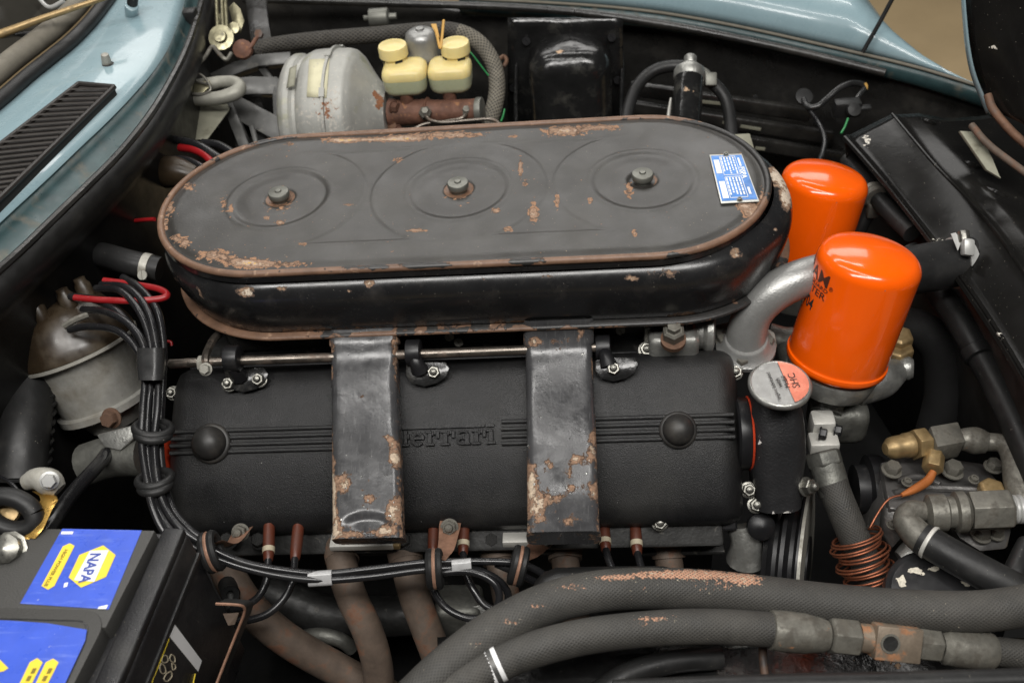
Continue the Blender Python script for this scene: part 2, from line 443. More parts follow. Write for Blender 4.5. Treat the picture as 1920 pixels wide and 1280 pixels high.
def proto(kind, m):
    if (kind, m) in PROTO: return PROTO[kind, m]
    b = B()
    if kind == 'acorn':     # washer, hex nut, rounded stud end; unit = across flats
        b.lathe((0, 0, 0), Z, [(.72, 0), (.72, .1), (.66, .13)], 20)
        b.lathe((0, 0, .1), Z, [(.577, 0), (.577, .55), (.5, .62)], 6)
        b.lathe((0, 0, .6), Z, [(.34, 0), (.34, .35), (.28, .5), (.12, .58), (0, .6)], 14)
    elif kind == 'hexbolt':
        b.lathe((0, 0, 0), Z, [(.74, 0), (.74, .1), (.68, .13)], 20)
        b.lathe((0, 0, .1), Z, [(.577, 0), (.577, .5), (.5, .6), (0, .62)], 6)
    elif kind == 'allen':
        b.lathe((0, 0, 0), Z, [(.7, 0), (.7, .1), (.5, .12), (.5, .55), (.46, .6), (.28, .6), (.26, .4), (0, .4)], 20)
    elif kind == 'slot':
        for sx in (-1, 1):
            b.prism([V((sx * (.07 + .43 * math.sin(t)) if True else 0, .5 * math.cos(t), 0)) for t in [PI * i / 10 for i in range(11)]], V((0, 0, .25)))
        b.lathe((0, 0, 0), Z, [(.48, 0), (.48, .12), (0, .12)], 18)
    bm = b.bm; bmesh.ops.recalc_face_normals(bm, faces=bm.faces)
    me = bpy.data.meshes.new(kind); bm.to_mesh(me); bm.free()
    me.materials.append(MATS[m])
    for p in me.polygons: p.use_smooth = True
    me.set_sharp_from_angle(angle=math.radians(35))
    PROTO[kind, m] = me
    return me


def inst(name, kind, m, parent, loc, axis, size, spin=0.):
    o = bpy.data.objects.new(name, proto(kind, m)); col.objects.link(o)
    a, b, c = frame(axis)
    M4 = Matrix((a, b, c)).transposed().to_4x4() @ Matrix.Rotation(spin, 4, 'Z') @ Matrix.Scale(size, 4)
    M4.translation = V(loc) - (ORG[parent] if parent else V((0, 0, 0)))
    if parent: o.parent = parent
    o.matrix_local = M4
    return o


def text(s, size, name, m, parent, o, ex, ey, depth=.0003, align='LEFT', bend=None, stretch=1., bold=0.):
    cu = bpy.data.curves.new('t', 'FONT'); cu.body = s; cu.size = size; cu.align_x = align; cu.align_y = 'BOTTOM_BASELINE'
    cu.extrude = depth; cu.resolution_u = 3; cu.offset = bold
    ob = bpy.data.objects.new('t', cu); col.objects.link(ob)
    bpy.context.view_layer.update()
    me = bpy.data.meshes.new_from_object(ob.evaluated_get(bpy.context.evaluated_depsgraph_get()))
    bpy.data.objects.remove(ob)
    me.materials.clear()
    if bend:
        tb = bmesh.new(); tb.from_mesh(me); bmesh.ops.triangulate(tb, faces=tb.faces)
        bmesh.ops.subdivide_edges(tb, edges=tb.edges, cuts=3, use_grid_fill=True); tb.to_mesh(me); tb.free()
    ex = V(ex).normalized(); ey = V(ey); ey = (ey - ex * ey.dot(ex)).normalized(); n = ex.cross(ey)
    for v in me.vertices:
        x, y, z = v.co.x * stretch, v.co.y, v.co.z
        v.co = bend(x, y, z) if bend else V(o) + ex * x + ey * y + n * (z + depth)
    return fin(name, me, m, parent, 30)


def blobs(lst, base=0.):
    def f(co):
        x, y, _ = pr(co); s_ = base
        for b in lst:
            bx, by, rx, ry = b[:4]; k = b[4] if len(b) > 4 else 1
            e = ((x - bx) / rx) ** 2 + ((y - by) / ry) ** 2
            if e < 6: s_ += k * math.exp(-e)
        return min(s_, 1.2)
    return f


def stad(x0, x1, r, z, yc=0., na=40, ns=60):
    out = []
    for i in range(ns): out.append(V((x0 + (x1 - x0) * i / ns, yc - r, z)))
    for i in range(na): t = -PI / 2 + PI * i / na; out.append(V((x1 + r * math.cos(t), yc + r * math.sin(t), z)))
    for i in range(ns): out.append(V((x1 + (x0 - x1) * i / ns, yc + r, z)))
    for i in range(na): t = PI / 2 + PI * i / na; out.append(V((x0 + r * math.cos(t), yc + r * math.sin(t), z)))
    return out


def rrect(c, a, b, w_, h_, r, n=5):
    """rounded rectangle ring round c in the plane of unit vectors a, b"""
    out = []
    for sx, sy, t0 in ((1, 1, 0), (-1, 1, PI / 2), (-1, -1, PI), (1, -1, 3 * PI / 2)):
        for i in range(n + 1):
            t = t0 + PI / 2 * i / n
            out.append(V(c) + a * (sx * (w_ / 2 - r) + r * math.cos(t)) + b * (sy * (h_ / 2 - r) + r * math.sin(t)))
    return out


def ptube(name, pts, rpx, m, parent=None, n=12, k=6, wear=None, **kw):
    """tube through photo pixels (px,py,depth); radius in photo pixels at the first point's depth"""
    d0 = pts[len(pts) // 2][2]
    r = [mm(q, d0) for q in rpx] if isinstance(rpx, (list, tuple)) else mm(rpx, d0)
    return B().tube([P(*p) for p in pts], r, n, k).done(name, m, parent, wear=wear, smooth=50, **kw)

# ================================================================== setting
b = B(); b.grid([[V((-6, -6, 0)), V((8, -6, 0))], [V((-6, 10, 0)), V((8, 10, 0))]])
b.done('garage_floor', 'concrete_tan', label='tan concrete garage floor beyond the fender', kind='structure')
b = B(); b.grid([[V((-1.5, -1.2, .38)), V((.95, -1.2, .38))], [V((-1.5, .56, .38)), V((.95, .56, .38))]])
b.done('bay_dark_sheet', 'void_black', label='added black sheet standing in for the dark void under the engine bay', kind='structure', solid=.02)  # added black sheet: hides the pale floor so the gaps read dark

# ------------------------------------------------------------------ far fender
fl = [(860, -6, 1.56), (1060, 4, 1.535), (1200, 16, 1.51), (1313, 33, 1.49), (1425, 55, 1.46), (1533, 79, 1.43), (1620, 99, 1.40), (1712, 121, 1.37), (1800, 147, 1.34), (1862, 168, 1.32), (1960, 205, 1.29)]
lip = crom([P(*p) for p in fl], 5)
fen = thing('fender', P(1500, 120, 1.45), 'light blue front fender with glossy crown beyond the engine bay', 'fender')
prof = [(0, 0), (.002, .012), (.006, .025), (.016, .038), (.045, .052), (.09, .060), (.14, .070), (.20, .068), (.27, .048), (.34, .0), (.38, -.07), (.40, -.18)]
rows = []
for dy, dz in prof:
    r_ = []
    for i, p in enumerate(lip):
        x, y, d = pr(p)
        k = 1 if x < 1600 else max(.12, 1 - (x - 1600) / 250)
        r_.append(p + V((0, dy * (.25 + .75 * k), dz * k - (1 - k) * dy * .7)))
    rows.append(r_)
B().grid(rows).done('outer_skin', 'blue_paint', fen, smooth=60, solid=.002)
# rolled gutter below the lip, dark teal
rows = [[p + V((0, -.0015, -.001)) for p in lip], [p + V((0, -.010, -.012)) for p in lip], [p + V((0, -.006, -.026)) for p in lip], [p + V((0, -.001, -.03)) for p in lip]]
B().grid(rows).done('gutter', 'green_channel', fen, smooth=60, solid=-.002)
B().tube([p + V((0, -.004, -.001)) for p in lip[::3]], .0022, 8, 3).done('lip_bead', 'seal_rubber', fen)

# ------------------------------------------------------------------ inner wing
iw = thing('inner_wing', P(1250, 200, 1.45), 'black dusty inner wing panel behind the air cleaner', 'panel')
lo = []
top = [P(330, -30, 1.62), P(600, -22, 1.6)] + [p + V((0, .012, -.022)) for p in lip]
rows = []
for f in [0, .015, .03, .045, .06, .075, .09, .11, .13, .15, .17, .19, .21, .23, .26, .30, .36, .42]:
    rows.append([V((p.x, p.y - f * .08 + .004 * mn.noise(V((p.x * 9, f * 14, 2))), p.z - f)) for p in crom(top, 3)])
iwm = B().grid(rows).done('sheet', 'bay_black', iw, smooth=60, solid=.0015,
    wear=blobs([(1420, 185, 40, 20, .7), (1395, 262, 40, 8, .6), (1600, 60, 60, 10, .5)]))
# top rail on the left part
ptube('top_rail', [(455, -2, 1.56), (600, 2, 1.56), (760, 7, 1.55), (960, 14, 1.53), (1120, 28, 1.5), (1300, 56, 1.47), (1500, 98, 1.43), (1660, 137, 1.39)], 8, 'bay_black', iw, n=8)
# louvre slots with pale wood strips behind them
for q in ((1316, 190, 1352, 194), (1355, 229, 1362, 230), (1388, 236, 1426, 242), (1416, 277, 1434, 279)):
    a, c = P(q[0], q[1], y=.452), P(q[2], q[3], y=.452)
    B().box((a + c) / 2, (c - a).length, .004, .004, ((c - a).normalized(), Y, (c - a).normalized().cross(Y))).done('slot_edge', 'pale_plate', iw)
for q in ((1180, 165, 1520, 215), (1180, 200, 1560, 258), (1250, 240, 1600, 300)):
    a, c = P(q[0], q[1], y=.458), P(q[2], q[3], y=.458); dx = (c - a).normalized()
    B().box((a + c) / 2, (c - a).length, .012, .022, (dx, Y, dx.cross(Y))).done('louvre', 'bay_black', iw, bevel=.004, seg=3)
for q in ((1416, 182), (1437, 205)):
    B().lathe(P(*q, y=.462), -Y, [(.0035, 0), (.0035, .002), (.002, .0022)], 12).done('rivet_hole', 'void_black', iw)
inst('screw', 'slot', 'steel_nut', iw, P(1389, 206, y=.46), -Y, .008)

# tar-sealed suspension turret cover
tc_ = thing('turret_cover', P(1070, 235, y=.43), 'glossy black rounded sheet metal turret cover with rust patch and screws', 'cover')
yc, yb = .405, .475
xl, xr = P(992, 170, y=yc).x, P(1148, 170, y=yc).x
zt = P(1070, 128, y=yc).z
cx = (xl + xr) / 2; ww = xr - xl
rings = []
for i in range(8):
    t = i / 7 * PI / 2
    ins = .034 * (1 - math.sin(t)); h = zt - .005 + .034 * math.cos(t) - .034
    rings.append((ins, zt - .034 * (1 - math.cos(t)) + .022))
rings = [rrect(V((cx, (yc + yb) / 2 + .01, h)), X, Y, ww - 2 * i_, (yb - yc) + .05 - 2 * i_ * .7, max(.008, .03 - i_ * .5), 6) for i_, h in rings]
rings = [[(sum(rings[0], V()) / len(rings[0])).lerp(p, k) + V((0, 0, .004 * (1 - k * k))) for p in rings[0]] for k in (.1, .3, .5, .7, .85)] + rings
rings += [[p + V((0, -.004 * q, -.04 * q)) for p in rings[-1]] for q in (1, 2, 3, 4, 5)]
B().loft(rings).done('dome', 'tar_black', tc_, smooth=60, wear=blobs([(1062, 100, 22, 9, 1.), (1120, 118, 8, 5, .6)]))
fp = []
for i in range(13):
    r_ = []
    for j in range(13):
        px = 952 + (1168 - 952) * j / 12; py = 34 + (250 - 34) * i / 12
        p = P(px, py, y=.462 - .0 * i); p.y += .004 * mn.noise(p * 40) ; r_.append(p)
    fp.append(r_)
B().grid(fp).done('flange', 'tar_black', tc_, smooth=70, solid=.003)
for q in ((987, 77), (1147, 70), (963, 165), (1158, 150)):
    inst('screw', 'slot', 'smooth_black', tc_, P(*q, y=.456), (0, -1, .3), .011, .6)
ptube('bead', [(968, 250, 1.405), (967, 180, 1.42), (970, 110, 1.435), (985, 62, 1.45), (1040, 50, 1.455), (1100, 52, 1.455), (1152, 60, 1.45), (1166, 110, 1.435), (1165, 180, 1.42), (1165, 250, 1.405)], 4, 'tar_black', tc_, n=8)

# ------------------------------------------------------------------ cowl, vent, windscreen
cw = thing('cowl', P(200, 200, z=.98), 'light blue cowl panel below the windscreen', 'cowl')
inner = [(352, -40), (341, 10), (318, 75), (290, 122), (253, 166), (205, 216), (150, 268), (90, 325), (30, 380), (-60, 462), (-240, 618)]
outer = [(240, -40), (212, 0), (178, 45), (140, 85), (100, 118), (60, 150), (20, 185), (-20, 219), (-60, 255), (-130, 320), (-330, 490)]
zc = .995
rows = []
for k in (0, .12, .3, .5, .7, .88, 1):
    r_ = []
    for (a, c) in zip(inner, outer):
        pa, pc = P(*a, z=zc), P(*c, z=zc + .004)
        r_.append(pa.lerp(pc, k) + V((0, 0, .006 * math.sin(PI * k) - (.004 if k == 0 else 0))))
    rows.append(crom(r_, 4))
B().grid(rows).done('skin', 'blue_paint', cw, smooth=70, solid=.002)
ch = [(388, -30), (372, 30), (350, 95), (318, 160), (280, 222), (226, 290), (165, 352), (100, 415), (35, 478), (-60, 560), (-240, 705)]
i0 = crom([P(*a, z=zc - .004) for a in inner], 4); c0 = crom([P(*a, z=zc - .018) for a in ch], 4)
rows = [[p + V((0, 0, -.0005)) for p in i0], [p.lerp(q, .12) + V((0, 0, -.010)) for p, q in zip(i0, c0)], [p.lerp(q, .45) + V((0, 0, -.016)) for p, q in zip(i0, c0)], [p.lerp(q, .86) + V((0, 0, -.012)) for p, q in zip(i0, c0)], [q + V((0, 0, .001)) for q in c0]]
B().grid(rows).done('gutter', 'green_channel', cw, smooth=60, solid=.003)
B().tube([q + V((0, 0, .002)) for q in c0[::4]], .0045, 8, 4).done('gutter_lip', 'bay_black', cw)
B().grid([[q + V((.001, -.001, 0)) for q in c0], [q + V((.004, -.004, -.03)) for q in c0], [q + V((-.01, .01, -.05)) for q in c0], [q + V((-.02, .02, -.25)) for q in c0], [q + V((-.02, .02, -.5)) for q in c0]]).done('firewall', 'deep_black', cw, smooth=50, solid=.002)
# vent
va, vb, vc, vd = P(148, 157, z=zc + .0125), P(214, 163, z=zc + .0115), P(-150, 518, z=zc + .010), P(-150, 388, z=zc + .0125)
vent = thing('cowl_vent', (va + vc) / 2, 'black slatted air intake grille set in the blue cowl', 'vent')
ring0 = [va, vb, vc, vd]
B().prism([p + V((0, 0, -.0015)) for p in ring0], V((0, 0, -.012))).done('recess', 'vent_black', vent)
for a, c in ((va, vb), (vb, vc), (vd, va)):
    B().tube([a, (a + c) / 2, c], .003, 8, 4).done('frame_bar', 'vent_black', vent)
ns = 21
for i in range(ns):
    yy = 170 + i * 10.6
    p, q = va.lerp(vd, (yy - 155) / 231), vb.lerp(vc, (yy - 163) / 355); ax = (q - p).normalized(); dn = (vd - va).normalized()
    dn = (dn - ax * dn.dot(ax)).normalized(); up = ax.cross(dn); up = up if up.z > 0 else -up
    B().box((p + q) / 2 + V((0, 0, .0015)), (q - p).length - .004, .0046, .0020, (ax, (dn * .85 + up * .5).normalized(), (up * .85 - dn * .5).normalized())).done('slat', 'slat_grey', vent)
# seal and screen
ou = [P(*c, z=zc + .006) for c in outer]
B().tube([p + V((-.004, .004, .004)) for p in ou], .009, 10, 5).done('windscreen_seal', 'rubber', label='black rubber seal along the base of the windscreen', cat='seal')
B().tube([p + V((-.026, .024, .016)) for p in ou], .013, 12, 5).done('windscreen_trim', 'seal_rubber', label='weathered grey trim strip along the windscreen edge', cat='trim')
g0 = [p + V((-.03, .03, .018)) for p in ou]
B().grid([crom(g0, 3), crom([p + V((-.5, .45, .42)) for p in g0], 3)]).done('windscreen', 'glass_dark', label='dark windscreen glass above the cowl', cat='windscreen', solid=.005)
wp = thing('wiper_arm', P(100, 30, 1.22), 'thin bronze wiper arm lying across the windscreen corner', 'wiper')
ptube('arm', [(-30, 76, 1.2), (60, 42, 1.21), (130, 18, 1.22), (210, -8, 1.23)], [9, 7, 6, 5], 'brass_dull', wp, n=8)
ptube('blade', [(-30, 84, 1.215), (30, 68, 1.22), (66, 62, 1.225)], 5, 'rubber', wp, n=8)
ptube('linkage', [(70, -6, 1.24), (92, 14, 1.235), (120, 2, 1.23)], 4, 'silver_grey', wp, n=8)
# washer jet and locating peg on the cowl
nz = thing('washer_jet', P(200, 122, z=zc + .006), 'small metal washer jet standing on the blue cowl', 'washer jet')
B().tube([P(202, 124, z=zc + .004), P(196, 102, z=zc + .020)], [.0065, .0045], 14, 3).done('nozzle', 'dirty_alu', nz, bevel=.001)
B().lathe(P(203, 124, z=zc + .0045), Z, [(.008, 0), (.008, .002), (.006, .0035)], 18).done('base', 'rubber', nz)
pg = thing('locating_peg', P(247, 30, z=zc + .006), 'blue painted peg with dark cap on the upper cowl', 'peg')
B().tube([P(247, 34, z=zc + .002), P(247, 10, z=zc + .024)], .0085, 14, 3).done('stem', 'blue_paint', pg, bevel=.0015)
B().tube([P(248, 8, z=zc + .024), P(249, -6, z=zc + .034)], .007, 12, 3).done('cap', 'rubber', pg)

# ------------------------------------------------------------------ raised bonnet edge, right
bn = thing('bonnet', P(1880, 150, 1.1), 'black underside of the raised bonnet with blue edge', 'bonnet')
le = [(1812, -40), (1816, 20), (1822, 80), (1832, 130), (1848, 172), (1862, 205)]
re = [(2010, -60), (2010, 20), (2010, 90), (2010, 160), (2005, 250), (1990, 330)]
L_ = crom([P(*p, 1.10) for p in le], 4); R_ = crom([P(*p, 1.02) for p in re], 4)
rows = [[l.lerp(r, k) + FW * (-.03 * math.sin(PI * k)) for l, r in zip(L_, R_)] for k in (0, .06, .12, .16, .3, .5, .75, 1)]
B().grid(rows).done('inner_skin', 'shroud_black', bn, smooth=50, solid=-.003, wear=blobs([(1868, 90, 15, 12, .9)]))
B().grid([[p + FW * .001 for p in L_], [p + FW * .02 + RT * .004 for p in L_], [p + FW * .05 + RT * .03 for p in L_]]).done('outer_skin', 'blue_paint', bn, smooth=60, solid=.002)
B().tube([p + RT * .007 - FW * .004 for p in L_[::2]], .006, 8, 3).done('edge_fold', 'bracket_grey', bn)
hg = bn
ptube('hinge_arm', [(1852, 178, 1.09), (1862, 205, 1.085), (1895, 245, 1.07), (1940, 285, 1.05)], 8, 'rust_dark', hg, n=8)
ptube('hinge_rod', [(1822, 235, 1.12), (1850, 268, 1.1), (1890, 300, 1.08), (1945, 340, 1.05)], 7, 'exhaust_rust', hg, n=10)
B().prism([P(1800, 245, 1.13), P(1838, 248, 1.13), P(1862, 300, 1.1), P(1878, 335, 1.09), P(1850, 318, 1.1)], FW * .006).done('hinge_plate', 'pale_plate', hg, bevel=.001)
ptube('prop_rod', [(1617, 99, 1.375), (1648, 45, 1.355), (1684, -22, 1.33)], 4.2, 'rubber', label='thin black bonnet prop rod rising from the fender gutter', cat='rod')

# ------------------------------------------------------------------ radiator shroud, right
sh = thing('radiator_shroud', P(1800, 420, 1.05), 'large black folded sheet metal radiator shroud at the right', 'shroud')
sa = crom([P(1583, 258, 1.22), P(1640, 322, 1.17), P(1700, 396, 1.12), P(1760, 474, 1.065), P(1830, 572, 1.0), P(1900, 682, .935), P(1960, 790, .88)], 5)
sb = crom([P(1672, 214, 1.235), P(1712, 262, 1.19), P(1760, 318, 1.14), P(1815, 374, 1.085), P(1876, 446, 1.02), P(1940, 540, .96), P(2010, 650, .90)], 5)
sc_ = crom([P(1772, 222, 1.25), P(1806, 256, 1.2), P(1844, 300, 1.15), P(1890, 352, 1.1), P(1950, 420, 1.04), P(2010, 500, .98), P(2080, 600, .92)], 5)
rows = [[a + V((.02, .01, -.03)) for a in sa], sa, [a.lerp(c, .05) + V((-.002, 0, .003)) for a, c in zip(sa, sb)], [a.lerp(c, .12) for a, c in zip(sa, sb)], [a.lerp(c, .5) for a, c in zip(sa, sb)], [a.lerp(c, .93) for a, c in zip(sa, sb)],
        [c + V((0, 0, .001)) for c in sb], [a.lerp(c, .09) for a, c in zip(sb, sc_)], [a.lerp(c, .5) + V((0, 0, .004)) for a, c in zip(sb, sc_)], sc_, [c + V((.05, .02, -.012)) for c in sc_], [c + V((.22, .08, -.03)) for c in sc_], [c + V((.24, .08, -.2)) for c in sc_]]
rows = [[p.lerp(q_, k / 4) for p, q_ in zip(ra, rb)] for ra, rb in zip(rows, rows[1:]) for k in range(4)] + [rows[-1]]
B().grid(rows).done('sheet', 'shroud_black', sh, smooth=50, solid=.002, wear=blobs([(1625, 262, 16, 16, 1.), (1745, 455, 12, 12, .8), (1750, 305, 8, 8, .7), (1790, 348, 7, 7, .7), (1868, 640, 26, 30, .9), (1850, 620, 14, 14, .8), (1893, 465, 10, 8, .8), (1915, 700, 20, 14, .9)]))
B().tube(sb[::3], .002, 6, 3).done('fold_ridge', 'shroud_black', sh)
B().tube(sa[::3], .0032, 6, 3).done('lip_flange', 'shroud_black', sh)
B().grid([[P(1583, 258, 1.22), P(1672, 214, 1.235), P(1772, 222, 1.25)], [P(1583, 258, 1.22) + V((.03, .03, -.12)), P(1672, 214, 1.235) + V((0, .03, -.12)), P(1772, 222, 1.25) + V((0, .03, -.12))]]).done('end_panel', 'shroud_black', sh, solid=.002)
for q in ((1722, 222, 1762, 240, 1.235), (1800, 300, 1850, 326, 1.15), (1846, 350, 1906, 386, 1.1)):
    B().tube([P(q[0], q[1], q[4]), P((q[0] + q[2]) / 2, (q[1] + q[3]) / 2, q[4] - .015), P(q[2], q[3], q[4] - .01)], [.001, .005, .001], 8, 5).done('pressed_rib', 'shroud_black', sh)
B().grid([[a + V((.025, .01, -.032)) for a in sa], [a + V((.06, .01, -.4)) for a in sa]]).done('lower_sheet', 'deep_black', sh, solid=.002)

# ================================================================== air cleaner
ac = thing('air_cleaner', (0, 0, .862), 'long black oval air cleaner with rusty rim and three centre nuts', 'air cleaner')
LX, LR, LZ = .189, .1255, .95
nutx = (-.189, 0., .189)


def sm(a, b_, x):
    t = max(0, min(1, (x - a) / (b_ - a))); return t * t * (3 - 2 * t)


def lid_h(x, y):
    dseg = math.hypot(max(0, abs(x) - LX), y); h = 0
    h += .0022 * (1 - sm(LR - .016, LR - .004, dseg)) - .001
    for nx in nutx:
        r = math.hypot(x - nx, y)
        h -= .0010 * (1 - sm(.047, .052, r)); h += .0009 * (1 - sm(.030, .047, r))
        h -= .003 * (1 - sm(.012, .018, r))
        h += .0005 * math.exp(-((r - .0545) / .0025) ** 2)
    for m0, m1 in ((-.189, 0), (0, .189)):
        q = min(math.hypot(x - m0, y) - .0915, math.hypot(x - m1, y) - .0915, .082 - abs(y)) if m0 < x < m1 else -1
        h -= .0006 * sm(-.0014, .0014, q)
        h += .0002 * math.exp(-((q + .0028) / .0018) ** 2) if m0 - .01 < x < m1 + .01 else 0
    h += .0012 * mn.noise(V((x * 7, y * 7, 3))) + .0004 * mn.noise(V((x * 30, y * 30, 1)))
    return h


st = .00165
nx_, ny_ = int(2 * (LX + LR) / st) + 1, int(2 * LR / st) + 1
bm_ = B(); idx = {}


def lv(i, j):
    if (i, j) not in idx:
        x, y = -(LX + LR) + i * st, -LR + j * st
        idx[i, j] = bm_.bm.verts.new((x, y, LZ + lid_h(x, y)))
    return idx[i, j]


for i in range(nx_):
    for j in range(ny_):
        x, y = -(LX + LR) + (i + .5) * st, -LR + (j + .5) * st
        if math.hypot(max(0, abs(x) - LX), y) < LR - .0012: bm_.face((lv(i, j), lv(i + 1, j), lv(i + 1, j + 1), lv(i, j + 1)))
chips = [(455, 492, 36, 10, .95), (400, 478, 30, 11, .9), (345, 455, 12, 10, .9), (500, 495, 40, 8, .8), (330, 445, 8, 8, .8), (560, 495, 20, 6, .6), (525, 417, 10, 4, 1.1), (500, 409, 5, 4, .9), (420, 380, 10, 12, .6), (568, 458, 8, 3, .9), (435, 392, 5, 9, .6),
         (780, 432, 20, 3.5, .9), (653, 384, 10, 2.5, .8), (976, 316, 4, 20, 1.15), (1000, 400, 11, 18, 1.), (930, 395, 10, 5, .95), (952, 430, 9, 5, .8), (1045, 375, 5, 16, .9), (1190, 438, 5, 6, 1.), (1107, 376, 4, 6, 1.1), (1300, 405, 6, 4, .4),
         (1410, 398, 22, 15, 1.05), (1395, 385, 15, 6, .9), (1430, 372, 8, 20, .9), (700, 262, 80, 4, 1.0), (640, 264, 26, 5, .9), (760, 258, 40, 6, .9), (850, 253, 60, 6, 1.), (1060, 246, 40, 9, 1.1), (1130, 239, 40, 5, .9), (960, 256, 14, 3, .6), (540, 270, 14, 4, .5),
         (745, 300, 14, 4, .7), (985, 345, 6, 6, .6), (1180, 358, 10, 14, .7), (528, 385, 30, 16, .4), (862, 372, 26, 12, .35), (350, 350, 18, 8, .6), (320, 390, 8, 16, .7), (310, 420, 6, 16, .6)]
lid = bm_.done('lid', 'lid_paint', ac, smooth=60, wear=blobs(chips))
blk = blobs([(1330, 245, 120, 16, 1.), (1420, 300, 40, 40, 1.), (1240, 231, 60, 6, .6), (800, 496, 60, 8, .75), (980, 489, 40, 8, .5), (1400, 440, 60, 10, -.2), (690, 500, 50, 7, .5), (1450, 340, 16, 30, .7), (520, 268, 70, 10, .55), (400, 310, 60, 20, .2), (930, 250, 16, 8, .7), (1290, 480, 40, 8, .6)])
B().tube(stad(-LX, LX, LR - .001, LZ - .0015, ns=50)[::2] + [stad(-LX, LX, LR - .001, LZ - .0015)[0]], .0038, 10, 3).done('lid_rim', 'bead_rust', ac, smooth=70, wear=blk)
sk = [stad(-LX, LX, LR + o, LZ + h) for o, h in ((-.001, -.003), (.0012, -.005), (.0012, -.011), (-.004, -.012))]
B().loft(sk, (False, False)).done('lid_skirt', 'pan_paint', ac, wear=blobs([], .15))
PX0, PX1 = -.180, .200
pp = [(-.012, .940), (-.008, .9385), (-.003, .9362), (.001, .933), (.0045, .9285), (.0068, .923), (.0078, .917), (.0076, .910), (.0062, .902), (.004, .893), (.0015, .883), (-.001, .8745), (-.003, .8725), (-.03, .8722)]
na, ns_ = 64, 110
rings = []
for o, h in pp:
    f = max(0, (h - .872) / .06)
    rg = stad(PX0 - .002 * f - .003, PX1 + .008 - .002 * f, .1265 + o, h, 0, na, ns_)
    rings.append([p + V((0, 0, 0)) + V((0, .0004 * mn.noise(p * 14), .0003 * mn.noise(p * 12 + V((5, 0, 0))))) for p in rg])
B().loft(rings, (False, True)).done('pan', 'pan_paint', ac, smooth=60, wear=blobs([(462, 548, 18, 12, 1.1), (530, 543, 40, 8, .7), (690, 532, 14, 8, 1.), (655, 545, 8, 5, .8), (375, 550, 9, 9, .9), (330, 525, 8, 8, .8), (1030, 520, 14, 6, .9), (1185, 521, 12, 7, 1.), (1240, 515, 40, 7, .6), (1380, 475, 14, 12, 1.), (1455, 330, 20, 20, 1.2), (1475, 370, 16, 26, 1.2), (1455, 433, 7, 6, .9), (1250, 510, 60, 8, .4), (950, 525, 100, 10, .35), (300, 470, 10, 20, .6),
    (400, 610, 60, 12, 1.), (560, 618, 90, 7, .8), (700, 616, 80, 6, .65), (830, 612, 60, 6, .7), (950, 605, 40, 7, .9), (1290, 590, 50, 9, .8), (355, 585, 16, 14, 1.), (1420, 545, 50, 8, .5), (605, 572, 4, 18, .6)]))
rings = [stad(PX0 - .004, PX1 + .010, .1265 + o, h, 0, na, ns_) for o, h in ((-.006, .8724), (.0048, .8722), (.0062, .8708), (.0062, .8690), (.0048, .8674), (-.006, .8672))]
B().loft(rings, (False, False)).done('pan_flange', 'bead_rust', ac, smooth=60, wear=blobs([(800, 615, 120, 12, .5), (1080, 600, 160, 14, .9), (1300, 585, 90, 20, .7), (1440, 530, 80, 40, .9), (620, 622, 60, 10, .35)]))
for i, x in enumerate(nutx):
    c = V((x, 0, LZ + lid_h(x + .02, 0) - .003))
    B().lathe(c + V((0, 0, -.001)), Z, [(.017, 0), (.0168, .0025), (.0155, .0028), (.012, .001)], 28).done('washer', 'bead_rust', ac)
    B().lathe(c, Z, [(.0085, 0), (.0085, .004), (.0108, .0045), (.0112, .009), (.0104, .0108), (.0035, .0110), (.0033, .0125), (.0028, .0128), (0, .0128)], 28).done('centre_nut', 'plug_grey', ac, bevel=.0004)
# maker's plate
pz = LZ + .0035
q = [P(1330, 290, z=pz), P(1391, 288, z=pz), P(1424, 377, z=pz), P(1352, 381, z=pz)]
cen = sum(q, V()) / 4
plate = B().prism([p for p in q], V((0, 0, -.001))).done('label_plate', 'alu_edge', ac, bevel=.0004, label='blue and white makers plate')
B().prism([cen + (p - cen) * .93 + V((0, 0, .0004)) for p in q], V((0, 0, -.0002))).done('plate_print', 'label_blue', plate)


def pl(u, v_, h=.0006):  # u along the reading direction (photo: downwards), v up across the text (photo: to the right)
    return q[0].lerp(q[3], u).lerp(q[1].lerp(q[2], u), v_) + V((0, 0, h))


ex, ey = (pl(1, .5) - pl(0, .5)), (pl(.5, 1) - pl(.5, 0))
PLN = ex.length; PWD = ey.length
text('FISPA', PWD * .20, 'plate_lettering', 'print_white', plate, pl(.30, .77), ex, ey, .0001, stretch=1.25, bold=.0002)
for u0, u1, v0, v1 in ((.10, .28, .80, .86), (.72, .86, .80, .86)):
    B().prism([pl(u0, v0), pl(u1, v0), pl(u1, v1), pl(u0, v1)], V((0, 0, .0001))).done('print_line', 'print_white', plate)
for u0, u1 in ((.06, .46), (.49, .92)):
    for k in range(5):
        v0 = .30 + k * .088; e = u1 - random.uniform(.02, .10)
        s0 = u0 + .02
        while s0 < e - .02:
            s1 = min(e, s0 + random.uniform(.03, .09))
            B().prism([pl(s0, v0), pl(s1, v0), pl(s1, v0 + .04), pl(s0, v0 + .04)], V((0, 0, .0001))).done('print_line', 'print_white', plate)
            s0 = s1 + .012
    for (a0, b0, a1, b1) in ((u0, .27, u1, .285), (u0, .735, u1, .75), (u0, .27, u0 + .01, .75), (u1 - .01, .27, u1, .75)):
        B().prism([pl(a0, b0), pl(a1, b0), pl(a1, b1), pl(a0, b1)], V((0, 0, .0001))).done('print_line', 'print_white', plate)
for u0, u1 in ((.13, .42), (.58, .92)):
    B().prism([pl(u0, .08), pl(u1, .08), pl(u1, .24), pl(u0, .24)], V((0, 0, .0001))).done('print_field', 'print_white', plate)
